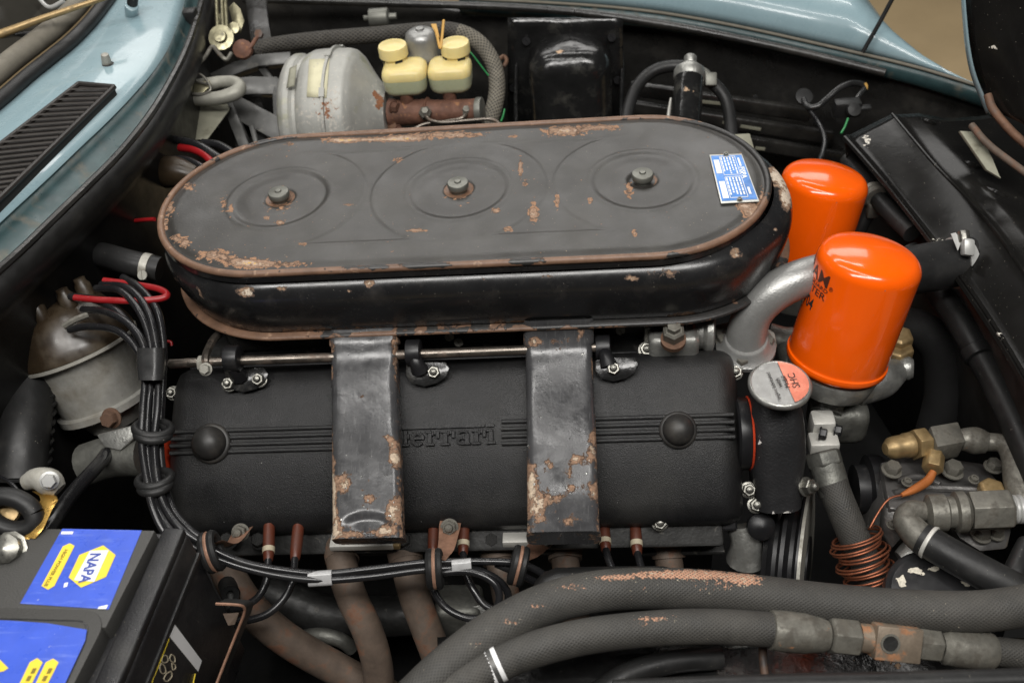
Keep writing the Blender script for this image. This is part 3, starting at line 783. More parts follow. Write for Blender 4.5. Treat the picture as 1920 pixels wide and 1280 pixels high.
for u in (.025, .965): inst('rivet', 'allen', 'steel_nut', ac, pl(u, .5), Z, .0042)

# ================================================================== engine core
eng = thing('engine_block', (0, 0, .4), 'dark engine block and cylinder heads beneath the covers', 'engine')
B().box((-.02, -.02, .55), .56, .36, .28).done('crankcase', 'dark_metal', eng, bevel=.02, seg=3)
B().prism([V((-.30, -.115, .79)), V((-.30, -.265, .690)), V((-.30, -.21, .62)), V((-.30, -.05, .72))], V((.555, 0, 0))).done('cylinder_head', 'dark_metal', eng, bevel=.004)
B().prism([V((-.30, .115, .79)), V((-.30, .265, .690)), V((-.30, .21, .62)), V((-.30, .05, .72))], V((.555, 0, 0))).done('cylinder_head', 'dark_metal', eng, bevel=.004)
B().loft([rrect(V((x, 0, .76)), Y, Z, .17, .10, .02) for x in (-.29, .25)]).done('inlet_manifold', 'dark_metal', eng, bevel=.004)

# ------------------------------------------------------------------ near valve cover
SL = math.radians(38)
TD = V((0, -math.cos(SL), -math.sin(SL))); ND = V((0, -math.sin(SL), math.cos(SL)))
CC = V((0, -.2, P(850, 817, y=-.2).z))


def cv(x, t, n): return V((x, CC.y, CC.z)) + TD * t + ND * n


def on_cover(px, py, n=0.):
    return PP(px, py, CC + ND * n, ND)


def cov_n(t):  # height of the cover surface at t
    return -2.0 * t * t - (max(0, abs(t - .006) - .066) ** 2) * 16


X0, X1 = on_cover(306, 830).x, on_cover(1394, 820).x
vcov = thing('valve_cover', cv(0, .05, -.06), 'black crackle finish valve cover with cast ribs and raised lettering', 'valve cover')
base = []
for i in range(29):
    t = -.077 + .166 * i / 28; base.append((t, cov_n(t)))
base = [(-.0835, -.052), (-.083, -.040), (-.0810, -.028)] + base + [(.0922, -.032), (.0936, -.040), (.094, -.052)]
NE = 8
sec_list = []
for i in range(NE + 1):
    a = PI / 2 * i / NE; sec_list.append((X0 + .024 * (1 - math.cos(a)), .022 * (1 - math.sin(a))))
for i in range(1, 24): sec_list.append((X0 + .024 + (X1 - X0 - .048) * i / 24, 0))
for i in range(NE, -1, -1):
    a = PI / 2 * i / NE; sec_list.append((X1 - .024 * (1 - math.cos(a)), .022 * (1 - math.sin(a))))
rings = []
for x, ins in sec_list:
    rings.append([cv(x, t * (1 - ins * 4), n_ - ins * (1 if n_ > -.05 else 0)) for t, n_ in base])
B().loft(rings).done('shell', 'crackle_black', vcov, smooth=60)
fl_ = [cv(X0 + .004, -.088, -.05), cv(X1 - .004, -.088, -.05), cv(X1 - .004, .100, -.05), cv(X0 + .004, .100, -.05)]
B().prism(fl_, ND * -.009).done('flange', 'smooth_black', vcov, bevel=.003, seg=3)
# ribs
for k in range(4):
    t = -.0125 + k * .0072
    for a, c in ((on_cover(318, 0).x, on_cover(742, 820).x), (on_cover(941, 820).x, on_cover(1378, 820).x)):
        a = max(a, X0 + .008)
        B().loft([[cv(x, t + dt, cov_n(t) + dn) for dt, dn in ((-.0024, -.001), (-.0021, .0020), (-.0012, .0027), (.0012, .0027), (.0021, .0020), (.0024, -.001))] for x in (a, c)]).done('rib', 'crackle_black', vcov, smooth=60)
# knobs
for (px, py, r) in ((397, 825, .0172), (1271, 800, .0155)):
    c = on_cover(px, py + 6)
    B().lathe(c - ND * .001, ND, [(r * 1.18, 0), (r * 1.18, .004), (r * 1.08, .0055), (r * .99, .0058)] + [(r * math.cos(a), .008 + r * .92 * math.sin(a)) for a in [PI / 2 * i / 9 for i in range(10)]], 32).done('cap_knob', 'knob_rubber', vcov, smooth=50)
# raised name: slab letters
s_ = .000236
o_ = on_cover(759, 837)
lx0 = o_.x; lt0 = (o_ - V((o_.x, CC.y, CC.z))).dot(TD)


def lpt(u, v_, n): return cv(lx0 + u * s_, lt0 - v_ * s_, cov_n(lt0 - v_ * s_) + n)


def glyph(polys, u0):
    b = B()
    for pts in polys: b.prism([lpt(u0 + u, v_, -.0008) for u, v_ in pts], ND * .0048)
    return b


def rc(u0, v0, u1, v1): return [(u0, v0), (u1, v0), (u1, v1), (u0, v1)]


def arc(cu, cv_, ru, rv_, t0, t1, w_, n=10):
    out = []
    for i in range(n):
        a, c = math.radians(t0 + (t1 - t0) * i / n), math.radians(t0 + (t1 - t0) * (i + 1) / n)
        out.append([(cu + ru * math.cos(a), cv_ + rv_ * math.sin(a)), (cu + (ru - w_) * math.cos(a), cv_ + (rv_ - w_) * math.sin(a)), (cu + (ru - w_) * math.cos(c), cv_ + (rv_ - w_) * math.sin(c)), (cu + ru * math.cos(c), cv_ + rv_ * math.sin(c))])
    return out


H_ = 62
G_r = [rc(0, 0, 38, 10), rc(10, 10, 28, H_ - 10), rc(0, H_ - 10, 28, H_)] + [rc(28, H_ - 20, 36, H_ - 4), rc(36, H_ - 16, 46, H_), rc(46, H_ - 32, 60, H_ - 3)]
G_e = arc(29, 31, 29, 32, 22, 320, 17, 16) + [rc(14, 27, 58, 38)] + [rc(45, 32, 58, 44)]
G_a = arc(28, 44, 24, 20, 10, 165, 13, 8) + [rc(36, 0, 54, 46), rc(48, 0, 60, 9)] + arc(24, 18, 24, 19, 30, 330, 14, 12)
G_i = [rc(0, 0, 38, 10), rc(10, 10, 28, H_ - 10), rc(0, H_ - 10, 28, H_)]
G_F = [rc(-10, 0, 22, 10), rc(-2, 10, 14, 68), rc(14, 30, 22, 52)]
u = 0
for g, adv in ((G_F, 28), (G_e, 62), (G_r, 66), (G_r, 66), (G_a, 65), (G_r, 62), (G_i, 40)):
    glyph(g, u).done('letter', 'crackle_black', vcov, smooth=30, bevel=.0003, seg=1); u += adv
glyph([[(-8, 72), (u - 48, 72), (u - 48, 84), (-8, 84)]], 0).done('letter', 'crackle_black', vcov, smooth=30)
glyph([[(u - 40, 72), (u - 8, 72), (u - 8, 86), (u - 40, 86)]], 0).done('letter', 'crackle_black', vcov, smooth=30)
# studs of the cover
for (px, py, n_, sz) in ((326, 737, -.03, .011), (1378, 698, -.034, .0115), (1212, 656, -.026, .012), (1237, 979, -.034, .012), (1403, 918, -.034, .0115), (1417, 946, -.04, .012)):
    inst('stud_nut', 'acorn', 'steel_nut', vcov, PP(px, py, CC + ND * n_, ND), ND, sz, px)

# ------------------------------------------------------------------ the two sheet ducts over the cover
def dwear(co, cpx, base):
    x, y, _ = pr(co); e = abs(x - cpx[1] - (y - 820) * .025) / 66
    return min(1.2, base(co) + .42 * sm(.80, 1.02, e) * (.78 + .22 * sm(700, 900, y)) + .14 * sm(780, 930, y))


def duct(cpx, nm_label, wear, dent=None):
    """cpx: photo x of the face centre at top, middle and bottom"""
    pts = [P(cpx[0], 600, z=.878), P(cpx[0], 636, y=-.135), P(cpx[0] + 1, 690, y=-.158), P(cpx[1], 820, y=-.226), P(cpx[1] + 2, 920, y=-.273), P(cpx[2], cpx[3], y=-.314)]
    pts = [V((pts[3].x + (p.x - pts[3].x) * 1.0, p.y, p.z)) for p in pts]
    q = crom(pts, 14); t = thing('heat_duct', q[-1], nm_label, 'duct', None)
    rings = []
    for i, p in enumerate(q):
        tt = (q[min(i + 1, len(q) - 1)] - q[max(i - 1, 0)]).normalized()
        n_ = tt.cross(X).normalized(); n_ = n_ if n_.y < 0 or n_.z > 0 else -n_
        if n_.dot(-FW) < 0: n_ = -n_
        wd = .0665 + (.004 if i < 18 else 0)
        e = max(0, (i - len(q) + 5) / 5)
        wd += .003 * e * e
        ring = rrect(p - n_ * .0125, X, n_, wd, .025, .0075, 6)
        # subdivide the front face for dents
        out = []
        for k in range(len(ring)):
            a, c = ring[k], ring[(k + 1) % len(ring)]
            out.append(a)
            if (c - a).length > .02:
                m_ = 14
                out += [a.lerp(c, j / m_) for j in range(1, m_)]
        o2 = []
        for v_ in out:
            dv = .0005 * mn.noise(v_ * 30) + .00018 * mn.noise(v_ * 130)
            if dent:
                x_, y_, _ = pr(v_)
                e = ((x_ - dent[0]) / dent[2]) ** 2 + ((y_ - dent[1]) / dent[3]) ** 2
                if (v_ - p).dot(n_) > -.006: dv -= .0042 * sm(1.35, .5, e)
            o2.append(v_ + n_ * dv)
        rings.append(o2)
    B().loft(rings, (False, True)).done('sleeve', 'duct_paint', t, smooth=60, wear=lambda co: dwear(co, cpx, wear))
    return t


duct((679, 683, 687, 1008), 'dented black sheet metal duct left of the cast name', blobs([(622, 700, 6, 12, .9), (620, 830, 5, 60, .6), (625, 930, 6, 60, .9), (645, 905, 14, 20, 1.), (625, 980, 12, 26, 1.), (740, 640, 10, 80, .55), (735, 830, 8, 18, .8), (738, 860, 12, 16, 1.), (735, 960, 14, 30, .9), (640, 1000, 60, 8, .8), (720, 995, 20, 10, .9), (620, 650, 10, 30, .6), (690, 935, 12, 10, .9), (680, 738, 8, 5, .9), (725, 820, 8, 9, .7)]), (690, 985, 46, 22))
duct((1047, 1052, 1056, 996), 'black sheet metal duct with flaking rust right of the cast name', blobs([(1000, 640, 10, 12, 1.), (1090, 622, 10, 14, .9), (1045, 645, 45, 16, .52), (998, 900, 10, 34, 1.), (1010, 950, 14, 36, .95), (1028, 870, 9, 10, 1.), (1080, 860, 14, 10, 1.), (1065, 885, 7, 14, .9), (1108, 840, 8, 40, .8), (1040, 935, 18, 10, .8), (1075, 915, 18, 8, .8), (1070, 975, 20, 12, .6), (1110, 920, 10, 20, .7), (1112, 690, 5, 14, .7)]))

# ------------------------------------------------------------------ throttle linkage
tl = thing('throttle_linkage', P(700, 670, y=-.12), 'steel throttle shaft in black brackets above the valve cover', 'linkage')
ptube('shaft', [(318, 682, 1.005), (420, 677, 1.003), (700, 667, 1.0), (985, 656, .995), (1130, 651, .992)], 9, 'shaft_steel', tl, n=14, k=3)
ptube('upper_rod', [(760, 645, 1.05), (880, 642, 1.05), (990, 636, 1.05)], 6, 'dark_metal', tl, n=10, k=2)
for px, py in ((437, 672), (776, 661), (1130, 652)):
    c = P(px, py, 1.0)
    B().lathe(c - X * .008, X, [(.009, 0), (.0135, .001), (.0135, .015), (.009, .016)], 20).done('bearing_ring', 'smooth_black', tl, bevel=.0005)
    f0 = on_cover(px + 12, py + 34, .004)
    B().tube([c, c.lerp(f0, .5) + V((0, -.004, .004)), f0], [.007, .007, .009], 10, 4).done('bracket_arm', 'smooth_black', tl)
    fo = on_cover(px + 24, py + 40, -.001)
    B().prism([on_cover(px + a, py + c_, .001) for a, c_ in ((-14, 24), (20, 18), (60, 18), (68, 30), (62, 46), (44, 58), (20, 64), (-4, 58), (-14, 44))], ND * .003).done('bracket_foot', 'tar_black', tl, bevel=.001)
for px, py in ((431, 714), (487, 706), (815, 693), (1150, 686)):
    inst('foot_nut', 'acorn', 'steel_nut', tl, on_cover(px, py + 6, .002), ND, .0112, px)
B().lathe(P(384, 681, 1.004) - X * .006, X, [(.0085, 0), (.0085, .012)], 6).done('shaft_clamp', 'dirty_alu', tl, bevel=.001)
B().tube([P(388, 690, 1.0), P(385, 670, 1.0), P(398, 640, 1.02), P(414, 622, 1.04)], .0042, 8, 4).done('link_arm', 'shaft_steel', tl)
inst('clamp_bolt', 'hexbolt', 'dirty_alu', tl, P(386, 692, .993), -FW, .009)

# ------------------------------------------------------------------ carburettors glimpsed under the pan
cb = []
for i, (x, lab) in enumerate(((-.189, 'dark carburettor under the rear of the air cleaner'), (0, 'dark carburettor between the two sheet ducts'), (.165, 'dark carburettor body at the front under the air cleaner'))):
    t = thing('carburettor', (x, -.02, .80), lab, 'carburettor', 'carburettors under the air cleaner')
    B().box((x, -.02, .826), .13, .16, .075).done('body', 'dark_metal', t, bevel=.008, seg=3)
    B().box((x, -.095, .845), .12, .02, .03).done('cover_plate', 'bay_black', t, bevel=.003)
    for dx in (-.045, .02):
        pass
    cb.append(t)
for px, py, t in ((843, 630, cb[1]), (1163, 618, cb[2]), (860, 640, cb[1])):
    inst('screw', 'slot', 'dirty_alu', t, P(px, py, y=-.1065), (0, -1, .2), .0095, .5)
B().box(P(1165, 640, 1.055), .10, .012, .016).done('rusty_strip', 'rust_dark', cb[2], bevel=.002)
# bright pump end at the front
pe = thing('fuel_union', P(1270, 640, 1.04), 'bright alloy fuel union with hex nut below the air cleaner', 'fuel union')
B().box(P(1262, 640, 1.005), .05, .03, .03, (X, Y, Z)).done('body', 'cast_alu', pe, bevel=.006, seg=3)
B().box(P(1235, 618, 1.015), .03, .02, .024).done('flange', 'dirty_alu', pe, bevel=.002)
B().lathe(P(1288, 618, 1.02), X + V((0, -.1, 0)), [(.016, 0), (.02, .006), (.02, .016), (.024, .02), (.024, .026), (.015, .028)], 28).done('cup', 'cast_alu', pe)
B().lathe(P(1262, 630, .985), V((0, -.3, 1)), [(.0115, 0), (.0115, .012), (.009, .014), (.007, .014), (.007, .02)], 6).done('hex_nut', 'fitting_grey', pe)
B().lathe(P(1262, 640, .987), V((0, -.3, 1)), [(.0125, 0), (.0125, .006)], 24).done('washer', 'rust_dark', pe)

# ================================================================== oil filters
AXT = (P(1568, 670, 1.026) - P(1630, 491, .962))
FLN = AXT.length; FAX = -AXT.normalized()     # from base to top


def oil_filter(top, r, label, letters):
    base = top - FAX * FLN
    t = thing('oil_filter', base, label, 'oil filter', 'orange spin-on oil filters')
    prof = [(r * .93, -.003), (r * 1.0, -.003), (r * 1.03, -.001), (r * 1.035, .002), (r * 1.03, .0045), (r * 1.0, .0055), (r * .995, .0065), (r, .009)]
    prof += [(r, FLN * k) for k in (.2, .4, .6, .8, .95)]
    ra = .015
    for a in [math.radians(72) * i / 10 for i in range(11)]:
        prof.append((r - ra + ra * math.cos(a), FLN - .003 + ra * math.sin(a)))
    rs, h1 = prof[-1]
    for k in (.93, .85, .75, .62, .5, .38, .25, .12, 0): prof.append((rs * k, h1 + math.tan(math.radians(18)) / 2 * rs * (1 - k * k)))
    B().lathe(base, FAX, prof, 72).done('can', 'orange_paint', t, smooth=40)
    B().lathe(base - FAX * .008, FAX, [(r * .6, 0), (r * .9, 0), (r * .9, .006), (r * .6, .006)], 40).done('base_plate', 'filter_base', t)
    if letters:
        # text wrapped round the can; angle 0 faces the camera
        tc2 = (CAM - base); tc2 = (tc2 - FAX * tc2.dot(FAX)).normalized(); sd = FAX.cross(tc2).normalized()
        if sd.dot(RT) < 0: sd = -sd

        def bend(a0, h0):
            def f(x, y, z):
                a = a0 + x / r
                return base + FAX * (h0 + y) + (tc2 * math.cos(a) + sd * math.sin(a)) * (r + .00025 + z)
            return f
        for s, size, right, h0, m_, stt in (('FRAM', .0185, -.58, FLN * .83, 'print_brown', 1.2), ('GUARD', .0055, -.56, FLN * .785, 'print_brown', 1.5), ('FILTER', .0098, -.58, FLN * .71, 'print_brown', 1.4), ('04', .0178, -.82, FLN * .55, 'print_black', .75)):
            text(s, size, 'lettering', m_, t, (0, 0, 0), X, Y, .0001, bend=bend(right, h0), stretch=stt, bold=size * .006, align='RIGHT')
        text('®', .006, 'lettering', 'print_brown', t, (0, 0, 0), X, Y, .0001, bend=bend(-.56, FLN * .825))
    return t


f1 = oil_filter(P(1630, 491, .962), .0497, 'orange oil filter with dark lettering, nearest of the pair', True)
f2 = oil_filter(P(1547, 341, 1.16), .0497, 'plain orange oil filter partly hidden behind the lettered one', False)

# filter housing
fh = thing('filter_housing', P(1600, 760, 1.06), 'cast aluminium oil filter housing under the nearest orange filter', 'housing')
fb = f1.location.copy()
B().lathe(fb - FAX * .034, FAX, [(.030, 0), (.043, .004), (.046, .018), (.046, .025)], 40).done('filter_seat', 'cast_alu', fh, bevel=.001)
B().tube([P(1600, 735, 1.05), P(1650, 712, 1.06), P(1688, 690, 1.08)], [.016, .020, .012], 16, 5).done('gallery', 'cast_alu', fh)
B().tube([P(1555, 700, 1.06), P(1552, 745, 1.05), P(1548, 775, 1.045)], [.024, .019, .016], 18, 5).done('neck', 'cast_alu', fh)
B().box(P(1540, 800, 1.03), .024, .022, .032).done('pale_lug', 'pale_alu', fh, bevel=.004)
B().box(P(1543, 832, 1.02), .030, .02, .018).done('pale_lug', 'pale_alu', fh, bevel=.003)
B().lathe(P(1690, 690, 1.075), V((.9, -.2, .1)), [(.010, -.006), (.013, 0), (.013, .008), (.010, .012)], 20).done('boss', 'cast_alu', fh)
B().lathe(P(1676, 668, 1.09), Z, [(.019, 0), (.019, .016), (.016, .018)], 6).done('hex_union', 'brass_dull', fh, bevel=.001)
B().lathe(P(1680, 645, 1.09), Z, [(.0165, 0), (.0165, .014), (.012, .017)], 6).done('hex_union', 'brass_dull', fh, bevel=.001)
B().tube([P(1500, 640, 1.08), P(1470, 640, 1.085), P(1440, 632, 1.09)], .016, 16, 4).done('side_pipe', 'cast_alu_dark', fh)
B().box(P(1500, 690, 1.07), .05, .04, .06).done('casting', 'cast_alu_dark', fh, bevel=.012, seg=3)
B().box(P(1570, 780, 1.07), .06, .05, .05).done('casting', 'cast_alu_dark', fh, bevel=.014, seg=3)
for q in ((1537, 812, 1.012), (1565, 806, 1.02)): inst('bolt', 'hexbolt', 'smooth_black', fh, P(*q), (1, -.4, .1), .010)
# second seat below the rear filter
fh2 = thing('filter_housing', f2.location, 'dark casting under the rear orange filter', 'housing')
B().lathe(f2.location - FAX * .05, FAX, [(.03, 0), (.046, .006), (.046, .041)], 32).done('filter_seat', 'cast_alu_dark', fh2)

# ------------------------------------------------------------------ water elbow, hose and clamp
we = thing('water_elbow', P(1400, 665, 1.03), 'silver painted coolant elbow rising beside the nearest filter', 'elbow')
ptube('pipe', [(1398, 652, 1.02), (1402, 616, 1.01), (1417, 580, 1.0), (1455, 545, .99), (1510, 520, .99), (1580, 505, 1.005), (1660, 500, 1.03)], [40, 38, 37, 37, 37, 38, 38], 'paint_alu', we, n=28)
B().lathe(P(1398, 654, 1.022), V((-.05, -.15, 1)), [(.030, 0), (.030, .005), (.0245, .009), (.0228, .014), (.021, .016)], 40).done('collar', 'paint_alu', we)
bz = P(1398, 660, 1.024)
nn = V((-.05, -.15, 1)).normalized()
pts = [PP(px, py, bz, nn) for px, py in ((1338, 618), (1362, 612), (1430, 618), (1452, 632), (1456, 656), (1428, 676), (1404, 696), (1376, 688), (1348, 652))]
B().prism(pts, nn * .008).done('flange', 'dirty_alu', we, bevel=.002)
for q in ((1356, 640), (1440, 644), (1392, 680)): inst('flange_bolt', 'hexbolt', 'fitting_grey', we, PP(*q, bz + nn * .008, nn), nn, .011, q[0])
hs = thing('radiator_hose', P(1740, 500, 1.04), 'thick black rubber top hose entering the radiator shroud', 'hose')
ptube('hose', [(1640, 514, 1.03), (1700, 508, 1.04), (1760, 498, 1.05), (1840, 484, 1.06)], [46, 46, 46, 44], 'rubber', hs, n=32)
hax = (P(1840, 484, 1.06) - P(1760, 498, 1.05)).normalized()
B().lathe(P(1838, 484, 1.06), hax, [(.018, 0), (.034, .002), (.034, .006), (.024, .012)], 36).done('port_ring', 'shroud_black', hs)
cl = thing('hose_clamp', P(1805, 480, 1.05), 'shiny steel worm clamp round the thick black hose', 'hose clamp')
cc_ = P(1790, 493, 1.0545)
B().loft([[cc_ + hax * h + (frame(hax)[0] * math.cos(a) + frame(hax)[1] * math.sin(a)) * r for a in [2 * PI * j / 40 for j in range(40)]] for r, h in ((.0245, 0), (.0277, .0), (.0277, .0105), (.0245, .0105))], (False, False)).done('band', 'silver_grey', cl)
B().box(P(1814, 464, 1.022), .012, .012, .018, ((RT - UP * .1).normalized(), FW, UP)).done('worm_housing', 'silver_grey', cl, bevel=.003)
B().tube([P(1809, 455, 1.025), P(1806, 434, 1.028)], .0062, 8, 2).done('worm_screw', 'steel_nut', cl, bevel=.001)
B().prism([P(1783, 438, 1.03), P(1792, 436, 1.03), P(1803, 452, 1.025), P(1796, 470, 1.022)], FW * .001).done('band_tail', 'silver_grey', cl)
# smaller hoses behind the rear filter
ptube('coolant_hose', [(1590, 300, 1.26), (1606, 322, 1.24), (1640, 365, 1.2), (1675, 405, 1.16), (1710, 438, 1.13)], 17, 'rubber', None, n=16, label='slim black hose running behind the rear orange filter', cat='hose')
jn = thing('hose_joint', P(1645, 370, 1.19), 'small bronze hose joint behind the rear filter', 'joint')
B().lathe(P(1632, 358, 1.2), (P(1675, 405, 1.16) - P(1606, 322, 1.24)), [(.0125, 0), (.0145, .003), (.0125, .006), (.0145, .010), (.0145, .014), (.012, .016)], 20).done('collar', 'fitting_grey', jn)
B().box(P(1636, 392, 1.2), .014, .014, .02).done('lug', 'fitting_grey', jn, bevel=.003)
ptube('drain_hose', [(1632, 392, 1.21), (1612, 428, 1.22), (1600, 470, 1.23)], 14, 'rubber', None, n=12, label='short black hose dropping beside the rear filter', cat='hose')
ptube('coolant_pipe', [(1700, 470, 1.13), (1740, 520, 1.11), (1790, 590, 1.08), (1850, 690, 1.04), (1905, 800, 1.0), (1960, 930, .96)], 25, 'rubber', None, n=20, label='long black pipe slanting down below the shroud', cat='pipe')
B().lathe(P(1826, 652, 1.052), (P(1850, 690, 1.04) - P(1790, 590, 1.08)), [(.0142, 0), (.0155, .001), (.0155, .012), (.0142, .013)], 24).done('pipe_sleeve', 'rubber', None, label='black sleeve end on the slanting pipe', cat='sleeve')
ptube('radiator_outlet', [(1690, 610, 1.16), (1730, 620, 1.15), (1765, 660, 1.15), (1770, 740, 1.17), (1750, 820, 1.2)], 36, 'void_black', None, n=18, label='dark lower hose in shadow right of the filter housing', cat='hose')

# ------------------------------------------------------------------ cam drive end housing and filler cap
ch_ = thing('filler_neck', P(1462, 950, .985), 'black cast oil filler neck at the front of the valve cover', 'filler neck')
nax = (P(1466, 962, .985) - P(1460, 735, .95)).normalized()
na_ = (X - nax * X.dot(nax)).normalized(); nb = nax.cross(na_)
nb = nb if nb.dot(-FW) > 0 else -nb
rings = []
for px, py, d, hw, dep in ((1461, 742, .958, 37, .052), (1461, 765, .960, 43, .060), (1462, 790, .962, 50, .07), (1464, 830, .966, 53, .075), (1465, 870, .972, 53, .075), (1464, 900, .977, 49, .07), (1464, 920, .980, 44, .064), (1465, 962, .986, 43, .062)):
    d -= .012; hw_ = mm(hw, d)
    rings.append(rrect(P(px, py, d) - nb * (dep / 2), na_, nb, 2 * hw_, dep, min(hw_, dep / 2) * .72, 7))
rings = [[sum((rings_[j] * w_ for rings_, w_ in ((rings[i], 1 - t), (rings[i + 1], t))), V()) for j in range(len(rings[0]))] for i in range(len(rings) - 1) for t in (0, .33, .66)] + [rings[-1]]
B().loft(rings).done('casting', 'housing_black', ch_, smooth=60, bevel=0, wear=blobs([(1427, 825, 6, 18, 1.1), (1424, 860, 4, 6, .7), (1465, 962, 44, 3, .8)]))
inst('stud_nut', 'acorn', 'steel_nut', ch_, P(1510, 912, .975), (.5, -.5, .6), .0135)
fc = thing('oil_filler_cap', P(1463, 735, .955), 'round foil topped oil filler cap with printed lettering', 'cap')
cax = V((.03, -.06, 1)).normalized(); cc0 = P(1463, 717, .932)
B().lathe(cc0 - cax * .010, cax, [(.022, 0), (.0265, .0015), (.0292, .004), (.0296, .0075), (.0285, .0095), (.0272, .0098), (.0265, .0092)], 48).done('rim', 'cast_alu', fc, smooth=50)
B().lathe(cc0 - cax * .0010, cax, [(.0272, -.001), (.0272, .0002), (0, .0004)], 48).done('foil', 'foil_silver', fc)
fu = PP(1525, 700, cc0, cax) - cc0
exx = (PP(1448, 690, cc0, cax) - PP(1473, 748, cc0, cax)).normalized(); exx = -exx * -1
# lettering runs from the lower right up to the upper left
eyx = cax.cross(exx).normalized()
# reddish printed half
half = []
for i in range(21):
    a = math.radians(-78 + 156 * i / 20)
    half.append(cc0 + (-eyx * math.cos(a) * -1 + exx * math.sin(a)).normalized() * 0 + (eyx * -math.cos(a) + exx * math.sin(a)) * .0262 + cax * .0004)
B().prism(half, cax * .0002).done('red_print', 'foil_red', fc)
for s, sz, w0, v0 in (('engine lubricated', .0050, -.0205, .0060), ('with', .0064, -.0060, -.0005), ('Mobil', .0066, -.0080, -.0070), ('SHC', .0098, -.0095, -.0160)):
    text(s, sz, 'lettering', 'print_black', fc, cc0 + exx * w0 + eyx * v0 + cax * .0008, exx, eyx, .0001)
# red gasket peeping between cover and neck
B().lathe(cv(X1 + .0085, .004, -.030), X, [(.0365, 0), (.0375, .001), (.0365, .002)], 48).done('cam_end_seal', 'gasket_red', None, label='thin red sealing ring at the front end of the valve cover', cat='seal')
B().lathe(cv(X1 - .004, .004, -.030), X, [(.034, 0), (.0365, .002), (.0365, .011), (.0355, .0125)], 48).done('cam_end_plate', 'smooth_black', None, label='black round end plate between valve cover and filler neck', cat='plate')
B().lathe(cv(X0 - .004, .006, -.032), X, [(.030, 0), (.032, .0015), (.030, .003)], 48).done('cam_rear_seal', 'gasket_red', None, label='thin red sealing ring at the rear end of the valve cover', cat='seal')
B().tube([P(1395, 985, 1.02), P(1400, 1015, 1.02), P(1398, 1050, 1.03)], [.018, .016, .020], 16, 4).done('timing_case', 'cast_alu', None, label='grey alloy timing case corner below the valve cover', cat='casting')
B().lathe(P(1425, 985, 1.0), -FW, [(.014, 0), (.014, .006), (.010, .010), (0, .012)], 20).done('blanking_plug', 'smooth_black', None, label='round black plug beneath the filler neck', cat='plug')

# pulley
pu = thing('crank_pulley', P(1490, 1030, 1.05), 'black ribbed belt pulley standing below the filler neck', 'pulley')
pc = P(1495, 1055, 1.06)
pax = (X + V((0, -.30, .12))).normalized()
B().lathe(pc - pax * .03, pax, [(.03, 0), (.074, .001), (.078, .006), (.066, .010), (.066, .014), (.078, .018), (.078, .022), (.066, .026), (.066, .03), (.079, .034), (.079, .039), (.07, .040), (.06, .030), (.03, .03), (.03, .042), (0, .043)], 56).done('sheave', 'smooth_black', pu, smooth=30)
B().lathe(pc + pax * .006, pax, [(.0765, 0), (.0805, .0003), (.0805, .0035), (.0765, .004)], 56).done('bright_edge', 'dirty_alu', pu)
for a in range(6):
    aa, ab, _ = frame(pax); inst('pulley_bolt', 'hexbolt', 'steel_nut', pu, pc + (aa * math.cos(a) + ab * math.sin(a)) * .045, pax, .009)

# ------------------------------------------------------------------ compressor at the right
cp = thing('compressor', P(1770, 1000, 1.05), 'grimy alloy air conditioning compressor with bolted top plate', 'compressor')
ct = [P(1652, 866, 1.03), P(1720, 850, 1.05), P(1842, 868, 1.06), P(1898, 930, 1.01), P(1905, 945, 1.0), P(1690, 958, .985), P(1668, 952, .985)]
cn = (ct[3] - ct[0]).cross(ct[1] - ct[5]).normalized(); cn = cn if cn.z > 0 else -cn
B().prism([p - cn * .011 for p in ct], cn * -.11).done('crankcase', 'compressor_metal', cp, bevel=.004, wear=blobs([(1790, 915, 20, 8, .6)]))
B().prism(ct, cn * -.009).done('head_plate', 'compressor_metal', cp, bevel=.002, wear=blobs([(1685, 880, 14, 18, .9), (1780, 915, 16, 8, .9), (1880, 915, 10, 6, .6)]))
B().tube([P(1675, 925, 1.0), P(1740, 915, 1.01), P(1890, 922, 1.0)], .004, 8, 3).done('head_ridge', 'compressor_metal', cp)
B().tube([P(1680, 900, 1.012), P(1725, 893, 1.02), P(1762, 908, 1.01)], .0035, 8, 3).done('head_ridge', 'compressor_metal', cp)
for q in ((1671, 883, 1.005, .014), (1784, 884, 1.018, .016), (1861, 876, 1.03, .013), (1838, 1004, .99, .014), (1865, 1000, .99, .013)):
    inst('head_bolt', 'hexbolt', 'fitting_grey', cp, P(*q[:3]), cn, q[3], q[0])
B().lathe(P(1856, 925, .995), Z, [(.013, 0), (.013, .010), (.010, .012)], 6).done('brass_plug', 'brass_dull', cp, bevel=.001)
B().prism([P(1780, 985, .995), P(1850, 975, .995), P(1900, 990, .99), P(1890, 1030, .99), P(1840, 1035, .985), P(1800, 1010, .99)], FW * .03).done('lower_lug', 'compressor_metal', cp, bevel=.004)
cl_ = P(1655, 915, 1.06)
B().lathe(cl_, -X, [(.034, 0), (.036, .004), (.036, .016), (.026, .018), (.026, .03), (.012, .032)], 32).done('clutch', 'smooth_black', cp)
B().prism([P(1660, 950, .99), P(1684, 962, .985), P(1690, 1010, .985), P(1672, 1030, .99), P(1655, 1000, .995)], FW * .012).done('side_bracket', 'compressor_metal', cp, bevel=.002)
B().tube([P(1690, 1050, .985), P(1715, 1035, .985), P(1740, 1038, .985)], [.010, .014, .010], 14, 4).done('drain_boss', 'cast_alu', cp)
for q in ((1700, 905, 1.0), (1825, 900, 1.005), (1880, 948, .985), (1672, 985, .975)): inst('screw', 'allen', 'fitting_grey', cp, P(*q), cn, .008)
